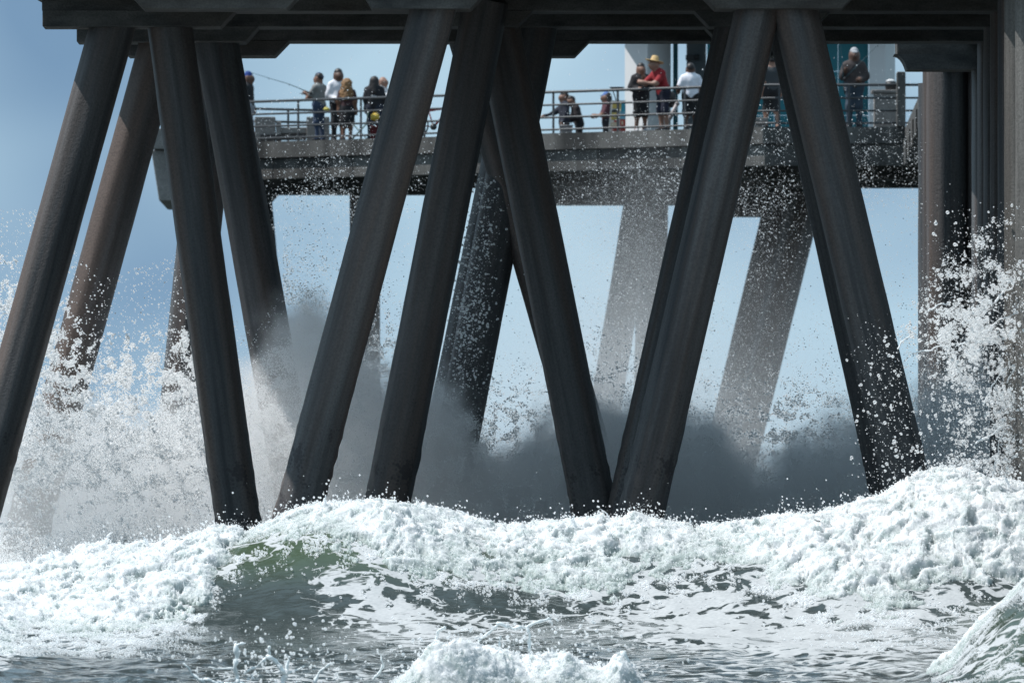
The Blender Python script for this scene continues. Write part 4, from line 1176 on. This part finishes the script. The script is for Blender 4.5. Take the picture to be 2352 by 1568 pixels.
def clump(u, v, sc, seed, thr=0.0, soft=.35, octs=4):
    return sstep(thr, thr + soft, fbm(u/sc, v/sc, 1.0, octs, seed))

def rads(n, lo, hi, p=3.0):
    """mostly small, a few large; metres"""
    return lo + (hi-lo)*rng.random(n)**p

def blobs(u, v, Y, r, k=4, spread=1.0):
    """irregular droplets: k overlapping spheres each"""
    n = len(u)
    c = uv2p(u, v, Y)
    a = rng.uniform(0, 2*np.pi, n); ax = np.stack([np.cos(a), rng.normal(0, .3, n), np.sin(a)], -1)
    P_, R_ = [c], [r]
    for j in range(1, k):
        off = ax*((j*.75*r*rng.uniform(.4, 1.4, n)*spread)[:, None]) + rng.normal(0, .35, (n, 3))*r[:, None]
        P_.append(c + off); R_.append(r*rng.uniform(.35, .85, n))
    return np.concatenate(P_), np.concatenate(R_)

# --- big sunlit plume on the left, just behind the first bent
pl_top = curve([(-80, 520), (0, 540), (60, 590), (120, 620), (180, 700), (260, 740), (350, 720), (420, 700), (520, 760), (580, 800), (640, 720), (690, 690), (740, 700), (800, 790), (900, 870)])
pl_full = curve([(-80, 930), (100, 1000), (200, 980), (300, 1010), (420, 1010), (520, 960), (600, 860), (680, 800), (760, 850), (820, 960), (900, 1050)])
def plume(u, v):
    t = (v - pl_top(u))/(pl_full(u) - pl_top(u))
    base = np.clip(t, 0, 1)**2.2
    c = .25 + .75*clump(u, v*1.15, 60, 201, -.18, .5)
    side = 1 - sstep(730, 880, u)
    return np.clip(base*c*(.3 + .7*np.clip(t, 0, 1)) + .02*(t > -.4), 0, 1)*side*(1 - .9*sstep(1040, 1170, v))
u, v = sample(110000, (-80, 880), (480, 1320), plume)
n = len(u)
Y = np.where(u > 520, rng.uniform(231.2, 235.2, n), rng.uniform(230.6, 240.5, n))
r = rads(n, .005, .018, 2.6)*np.where(u > 540, .75, 1.0)
droplets('spray_plume', uv2p(u, v, Y), r, 'spray', 'bright white plume of spray at the left, among the raked piles')
# coarse torn lumps inside it
def torn(u, v):
    t = (v - pl_top(u) - 20)/(pl_full(u) - pl_top(u))
    return np.clip(t, 0, 1)*clump(u, v, 34, 215, .02, .3)*(1 - sstep(480, 560, u))*(1-.9*sstep(1040, 1180, v))
u, v = sample(15000, (-80, 570), (560, 1300), torn)
p, r = blobs(u, v, rng.uniform(230.6, 235.0, len(u)), rads(len(u), .006, .032, 2.2), 5, 1.2)
droplets('spray_lumps', p, r, 'spray', 'torn lumps of white water flying through the plume at the left')

# --- wall of spray in the shade below the deck
ct = curve([(680, 640), (740, 690), (780, 780), (830, 850), (900, 905), (980, 890), (1060, 930), (1110, 990), (1150, 1060), (1210, 1085), (1260, 1010), (1330, 965),
            (1420, 950), (1480, 965), (1560, 955), (1610, 975), (1650, 1010), (1690, 1060), (1740, 1080), (1820, 1050), (1900, 1010), (1980, 990), (2060, 985), (2150, 900), (2400, 860)])
def wall(u, v):
    e = v - ct(u) + 60*fbm(u/70, v/70, 2., 5, 231)
    return np.clip(sstep(-45, 70, e)**2, 0, 1)*sstep(650, 760, u)
u, v = sample(130000, (650, 2360), (640, 1260), lambda u, v: wall(u, v)*(.12 + .88*clump(u, v, 48, 233, -.1, .4, 5)))
n = len(u)
droplets('shaded_spray', uv2p(u, v, rng.uniform(230.6, 234.0, n)), rads(n, .004, .012, 2.5), 'spray', 'grey wall of spray standing in the shade below the deck')
# thin veil of droplets above it
def veil(u, v):
    e = ct(u) - v
    return np.exp(-np.clip(e, 0, None)/95.)*(e > -60)*(.18 + .82*clump(u, v, 45, 251, -.08, .4))
u, v = sample(60000, (650, 2340), (420, 1120), veil)
n = len(u)
droplets('spray_veil', uv2p(u, v, rng.uniform(231.5, 262, n)), rads(n, .0035, .013, 3), 'spray', 'fine veil of droplets hanging above the grey spray')
# pale lit lace behind the middle piles
def lace(u, v):
    return (np.exp(-((u-1180)/75)**2 - ((v-985)/75)**2) + np.exp(-((u-1790)/130)**2 - ((v-985)/75)**2) + .8*np.exp(-((u-870)/40)**2 - ((v-860)/120)**2) + .5*np.exp(-((u-1390)/90)**2-((v-860)/60)**2))*clump(u, v, 26, 261, -.05, .3)
u, v = sample(30000, (780, 2050), (640, 1150), lace)
n = len(u)
droplets('spray_lace', uv2p(u, v, rng.uniform(231.3, 262, n)), rads(n, .004, .014, 3), 'spray', 'lacy bright droplets between the middle piles')


# --- soft mist inside the spray: airborne water whose density swirls and thins out upwards
def mist_domain(name, label, box_, crv, dens_crv, Yc, Yw, c, soft, amp, nscale, detail=4):
    """density falls off above the height curve crv(x) and to both sides of Yc"""
    x0, x1, y0, y1, z0, z1 = box_
    m = bpy.data.materials.new(name); m.use_nodes = True
    t = m.node_tree; t.nodes.remove(t.nodes['Principled BSDF'])
    N = t.nodes.new; Lk = t.links.new
    def math_(op, a, b_=None, c_=None, clamp=False):
        n = N('ShaderNodeMath'); n.operation = op; n.use_clamp = clamp
        for i, q in enumerate((a, b_, c_)):
            if q is None: continue
            if isinstance(q, (int, float)): n.inputs[i].default_value = q
            else: Lk(q, n.inputs[i])
        return n.outputs[0]
    tc = N('ShaderNodeTexCoord'); sp = N('ShaderNodeSeparateXYZ'); Lk(tc.outputs['Object'], sp.inputs[0])
    xn = math_('MULTIPLY_ADD', sp.outputs[0], 1/(x1-x0), -x0/(x1-x0), True)
    def fcurve(fn, scale):
        fc = N('ShaderNodeFloatCurve'); Lk(xn, fc.inputs['Value'])
        cv = fc.mapping.curves[0]
        k = 22
        vals = [(i/k, float(np.clip(fn(x0 + (x1-x0)*i/k)/scale, 0, 1))) for i in range(k+1)]
        cv.points[0].location = vals[0]; cv.points[1].location = vals[-1]
        for p in vals[1:-1]: cv.points.new(*p)
        fc.mapping.update()
        return math_('MULTIPLY', fc.outputs[0], scale)
    top = fcurve(crv, z1 - z0 + 2)
    dn = fcurve(dens_crv, 3.0)
    nz = N('ShaderNodeTexNoise'); nz.inputs['Scale'].default_value = nscale; nz.inputs['Detail'].default_value = detail; nz.inputs['Roughness'].default_value = .58
    Lk(tc.outputs['Object'], nz.inputs['Vector'])
    nn = math_('SUBTRACT', nz.outputs[0], .5)
    e = math_('SUBTRACT', top, sp.outputs[2])
    e = math_('MULTIPLY_ADD', nn, amp, e)
    e = math_('MULTIPLY_ADD', e, 1/soft, .5, True)
    e = math_('POWER', e, 2.2)
    yy = math_('MULTIPLY_ADD', sp.outputs[1], 1/Yw, -Yc/Yw)
    ym = math_('SUBTRACT', 1.0, math_('MULTIPLY', yy, yy), None, True)
    d = math_('MULTIPLY', math_('MULTIPLY', e, ym), dn)
    d = math_('MULTIPLY', d, math_('MULTIPLY_ADD', nn, 4.5, 1.0, True))
    v = N('ShaderNodeVolumePrincipled'); v.inputs['Color'].default_value = (*c, 1); v.inputs['Anisotropy'].default_value = .2
    Lk(d, v.inputs['Density']); Lk(v.outputs[0], t.nodes['Material Output'].inputs['Volume'])
    me = new_mesh(name, *box_data(*box_))
    return tag(obj(name, me, m, None, (0, 0, 0)), label, 'mist', kind='stuff')
YM = 236.6
comb = lambda u: np.where(u < 640, pl_full(u) - 30, np.where(u > 780, ct(u), (pl_full(u)-30)*(1-(u-640)/140.) + ct(u)*(u-640)/140.))
mist_domain('spray_mist', 'soft mist of the breaking wave, white at the left and slate grey under the deck', (X_at(-140, YM), X_at(2440, YM), 232.2, 241.0, .2, 8.4),
            lambda x: Z_at(float(comb(np.array(UC + x*FPX/YM))), YM), lambda x: float(np.interp(UC + x*FPX/YM, [-140, 500, 700, 850, 2440], [.60, .60, .8, 1.5, 1.5])), YM, 4.4, (.991, .994, .997), 1.0, 5.2, 1.15, 9)
fz = curve([(400, 920), (900, 830), (1200, 690), (1330, 580), (1470, 520), (1600, 600), (1720, 680), (1850, 740), (2100, 830)])
mist_domain('far_haze', 'pale drifting mist in front of the far piles', (X_at(560, 283), X_at(2100, 283), 256, 312, .2, 11.5),
            lambda x: Z_at(float(fz(UC + x*FPX/283.)), 283), lambda x: float(np.interp(UC + x*FPX/283., [560, 700, 1550, 1700, 2000, 2100], [.0, .026, .026, .016, .016, .0])), 284, 28, (.98, .985, .99), 7.0, 3.0, .3, 2)

# --- drops against the far platform, sunlit between the two platforms
def rain(u, v):
    k = np.interp(v, [110, 200, 300, 400, 480, 560, 700], [.02, .06, .35, .8, 1, .5, .25])
    w = np.interp(u, [540, 600, 900, 1000, 1200, 1300, 1560, 1700, 1900, 2150, 2260], [0, .9, 1, .4, .15, .7, 1, .8, 1, 1, 0])
    return k*w*(.3+.7*clump(u, v, 120, 271, -.15, .5, 2))
u, v = sample(17000, (540, 2260), (100, 700), rain)
n = len(u)
p, r = blobs(u, v, rng.uniform(257, 312, n), rads(n, .0035, .013, 4), 2, 1.6)
droplets('drifting_drops', p, r, 'spray', 'scattered bright drops in front of the far platform')
# haze of the finest drops round the feet of the far piles
u, v = sample(34000, (1180, 1960), (380, 960), lambda u, v: np.exp(-((u-1470)/170)**2)*np.interp(v, [380, 480, 900], [.25, .8, 1]) + .6*np.exp(-((u-1720)/110)**2)*np.interp(v, [380, 600, 900], [.05, .4, 1]))
n = len(u)
droplets('spray_haze', uv2p(u, v, rng.uniform(258, 312, n)), rads(n, .003, .006, 2), 'spray', 'pale haze of fine spray over the far piles')

# --- heavy splash on the right
def heavy(u, v):
    a = np.interp(v, [470, 560, 640, 740, 860, 960, 1060, 1120], [.02, .18, .45, .9, .9, .6, .5, .4])
    edge = np.interp(v, [470, 600, 760, 800, 900, 1000, 1100], [2130, 2110, 2040, 2060, 2130, 2150, 2100])
    s = sstep(0, 150, u - edge)
    return a*s*(.12 + .88*clump(u, v*1.2, 60, 301, -.12, .5)) + .025*sstep(1930, 2040, u)*sstep(700, 800, v)
u, v = sample(5600, (1900, 2380), (460, 1120), heavy)
p, r = blobs(u, v, rng.uniform(213.5, 217.5, len(u)), rads(len(u), .005, .034, 2.6), 2, 1.5)
P_, R_ = [p], [r]
u, v = sample(26000, (1900, 2380), (460, 1120), heavy)
P_.append(uv2p(u, v, rng.uniform(213, 218, len(u)))); R_.append(rads(len(u), .003, .012, 3))
def strand(u0, v0, u1, v1, Y, r0, r1, bend=30, n=60, seed=0):
    t = np.linspace(0, 1, n)
    u = u0 + (u1-u0)*t + bend*np.sin(t*np.pi)*.3 + 9*perlin(t*4, seed*3.1, .5, seed)
    v = v0 + (v1-v0)*t - bend*np.sin(t*np.pi) + 9*perlin(t*4, seed*5.7+3, .5, seed+1)
    r = (r0 + (r1-r0)*t)*(1 + .6*perlin(t*9, seed*1.7, .2, seed+2))
    return uv2p(u, v, np.full(n, Y)), np.abs(r)
for k, (a, b, c, d, bend) in enumerate([(2100, 812, 2200, 790, 8), (2195, 792, 2300, 800, 26), (2230, 800, 2330, 720, 18), (2060, 800, 2105, 770, 10), (2290, 690, 2352, 640, 10), (2240, 1020, 2330, 985, 16),
                                       (2260, 930, 2300, 850, 6), (2310, 880, 2370, 820, 12), (2280, 1090, 2300, 1000, -10), (2130, 720, 2180, 700, 10), (2330, 1010, 2360, 900, 6)]):
    p, r = strand(a, b, c, d, 214.5, .017, .007, bend, 110, 400+k)
    P_.append(p); R_.append(r)
droplets('heavy_splash', np.concatenate(P_), np.concatenate(R_), 'spray', 'heavy splash of large white drops beside the right piles')

# --- drops and froth thrown off the foam itself
P_, R_ = [], []
k = rng.integers(0, len(fp1), 60000)
q = fp1[k] + np.stack([rng.normal(0, .02, len(k)), -np.abs(rng.normal(0, .02, len(k))), np.abs(rng.normal(0, .02, len(k)))], -1)
P_.append(q); R_.append(rads(len(k), .004, .015, 2.5))
crest = fp1[(fp1[:, 1] > 211.0)]
k = rng.integers(0, len(crest), 9000)
e = rng.exponential(.11, len(k))*(.4+.6*(perlin(crest[k][:, 0]*1.1, 0., 3., 17) > 0))
q = crest[k] + np.stack([rng.normal(0, .05, len(k)) + e*.15, -rng.uniform(0, .2, len(k)), e], -1)
P_.append(q); R_.append(rads(len(k), .004, .02, 3.0))
for j in range(46):                                       # little fingers of water along the crest
    c = crest[rng.integers(0, len(crest))]
    h = rng.uniform(.08, .30); m = 22
    t = np.linspace(0, 1, m); lean = rng.normal(0, .5)
    x = c[0] + lean*h*t**1.6 + .03*perlin(t*4, j*2.3, .7, j); z = c[2] - .04 + h*t - .25*h*t*t
    P_.append(np.stack([x, np.full(m, c[1]-.05), z], -1)); R_.append((.030*(1-.7*t)*rng.uniform(.6, 1.3))*(1+.5*perlin(t*8, j*1.3, .1, j+50)))
    for s in range(5):
        P_.append(np.array([[x[-1]+rng.normal(0, .07), c[1]-.05, z[-1]+rng.uniform(.0, .22)]])); R_.append(np.array([rng.uniform(.007, .02)]))
droplets('foam_froth', np.concatenate(P_), np.concatenate(R_), 'spray', 'froth and flying drops along the foaming wave crest')

# --- splash fingers of the foreground, standing up from the water
P_, R_ = [], []
def finger(pts, r, Y=187.0):
    pts = np.array(pts, float); seg = np.r_[0, np.cumsum(np.hypot(*np.diff(pts, axis=0).T))]
    t = np.linspace(0, seg[-1], int(seg[-1]*1.6)+4)
    u = np.interp(t, seg, pts[:, 0]); v = np.interp(t, seg, pts[:, 1])
    u = u + 4*perlin(t*.06, pts[0, 0], .5, 3); v = v + 3*perlin(t*.06, pts[0, 1], .5, 4)
    rr = np.interp(t, seg, np.linspace(r[0], r[1], len(seg)))*(1 + .7*perlin(t*.10, pts[0, 0]*.3, .8, 5))
    P_.append(uv2p(u, v, np.full(len(t), Y)+.05*perlin(t*.05, 2., 9., 6))); R_.append(np.abs(rr)*187/FPX)
for pts, r in [([(425, 1522), (440, 1545), (470, 1570)], (5, 8)), ([(470, 1560), (500, 1568), (560, 1572)], (9, 12)), ([(541, 1480), (545, 1510), (540, 1540), (548, 1575)], (12, 8)),
               ([(541, 1482), (562, 1476)], (7, 3)), ([(560, 1545), (590, 1530), (616, 1505), (620, 1485)], (5, 9)), ([(616, 1505), (640, 1525), (655, 1545), (650, 1575)], (10, 12)), ([(655, 1545), (662, 1508)], (9, 5)),
               ([(540, 1535), (500, 1535), (478, 1532)], (5, 3)), ([(650, 1550), (690, 1535), (700, 1530)], (6, 3)),
               ([(1085, 1530), (1092, 1480), (1120, 1455), (1145, 1432)], (7, 6)), ([(1145, 1432), (1180, 1442), (1215, 1436), (1258, 1420), (1270, 1430)], (9, 5)), ([(1210, 1440), (1218, 1470), (1214, 1520)], (8, 6)),
               ([(1145, 1500), (1150, 1462)], (6, 4)), ([(1000, 1490), (1006, 1450), (1020, 1440)], (7, 8)), ([(1400, 1560), (1412, 1515), (1432, 1500)], (22, 14)), ([(1432, 1502), (1448, 1530), (1452, 1560)], (14, 16)),
               ([(720, 1570), (735, 1545), (760, 1520)], (9, 4)), ([(860, 1560), (880, 1530), (875, 1500)], (7, 3))]:
    finger(pts, (r[0]*.48, r[1]*.48))
droplets('splash_fingers', np.concatenate(P_), np.concatenate(R_), 'splash', 'clear fingers of water leaping at the bottom edge')
P_, R_ = [], []
u, v = sample(1500, (300, 1600), (1400, 1568), lambda u, v: (np.exp(-((u-620)/160)**2)*.5 + np.exp(-((u-1180)/230)**2))*sstep(1390, 1530, v))
p, r = blobs(u, v, rng.uniform(185.5, 188.5, len(u)), rads(len(u), .004, .028, 3), 3, .8)
P_.append(p); R_.append(r)
k = rng.integers(0, len(fp2), 12000)
P_.append(fp2[k] + rng.normal(0, .022, (len(k), 3))); R_.append(rads(len(k), .004, .014, 2.5))
droplets('foreground_splash', np.concatenate(P_), np.concatenate(R_), 'spray', 'beads of water scattered above the foreground foam')

# froth hanging over the churned water
k = rng.integers(0, len(fp3), 90000)
e = rng.exponential(.30, len(k))
q = fp3[k] + np.stack([rng.normal(0, .08, len(k)), rng.normal(0, .08, len(k)), e - .03], -1)
droplets('churned_froth', q, rads(len(k), .005, .02, 2.5), 'spray', 'froth rising from the churned water behind the left piles')
# specks on the little wave in the right corner
xx = rng.uniform(6.5, 8.7, 90000); yy = 190.9 - rng.random(len(xx))**1.6*5.5
ok = rng.random(len(xx)) < sstep(-.05, .35, fbm(xx*1.7, yy*.9, 3., 4, 610))*.16 + .45*np.exp(-(190.6-yy)/.35)
xx, yy = xx[ok], yy[ok]
zz = sea_z(xx, yy)
droplets('corner_froth', np.stack([xx, yy, zz + np.abs(rng.normal(0, .018, len(xx)))], -1), rads(len(xx), .004, .016, 3), 'spray', 'foam specks on the small wave in the right corner')

# broken lace where the foam runs out on the smooth water
xx = rng.uniform(-9.6, 9.6, 420000); yy = rng.uniform(197, 211.5, len(xx)); zz = sea_z(xx, yy)
uu = UC + xx*FPX/yy; vv = VH - (zz - CZ)*FPX/yy
ok = rng.random(len(xx)) < np.exp(-np.abs(vv - toe_v(uu) - 4)/20.)*sstep(-.02, .30, fbm(xx*3.1, yy*1.6, 2., 4, 620))
xx, yy, zz = xx[ok], yy[ok], zz[ok]
droplets('foam_lace', np.stack([xx, yy, zz + np.abs(rng.normal(0, .03, len(xx)))], -1), rads(len(xx), .006, .024, 2.5), 'spray', 'broken lace of foam along the foot of the wave')
# bright beads in front of the pile between the middle pair
u, v = sample(1500, (1030, 1180), (400, 900), lambda u, v: np.exp(-((u-1118+(v-430)*.13)/34)**2)*np.interp(v, [400, 520, 700, 860, 900], [.3, .6, 1, .8, .3]))
p, r = blobs(u, v, rng.uniform(231.5, 234.5, len(u)), rads(len(u), .004, .026, 4), 2, 1.4)
droplets('bead_shower', p, r, 'spray', 'shower of beads before the dark pile between the middle pair')
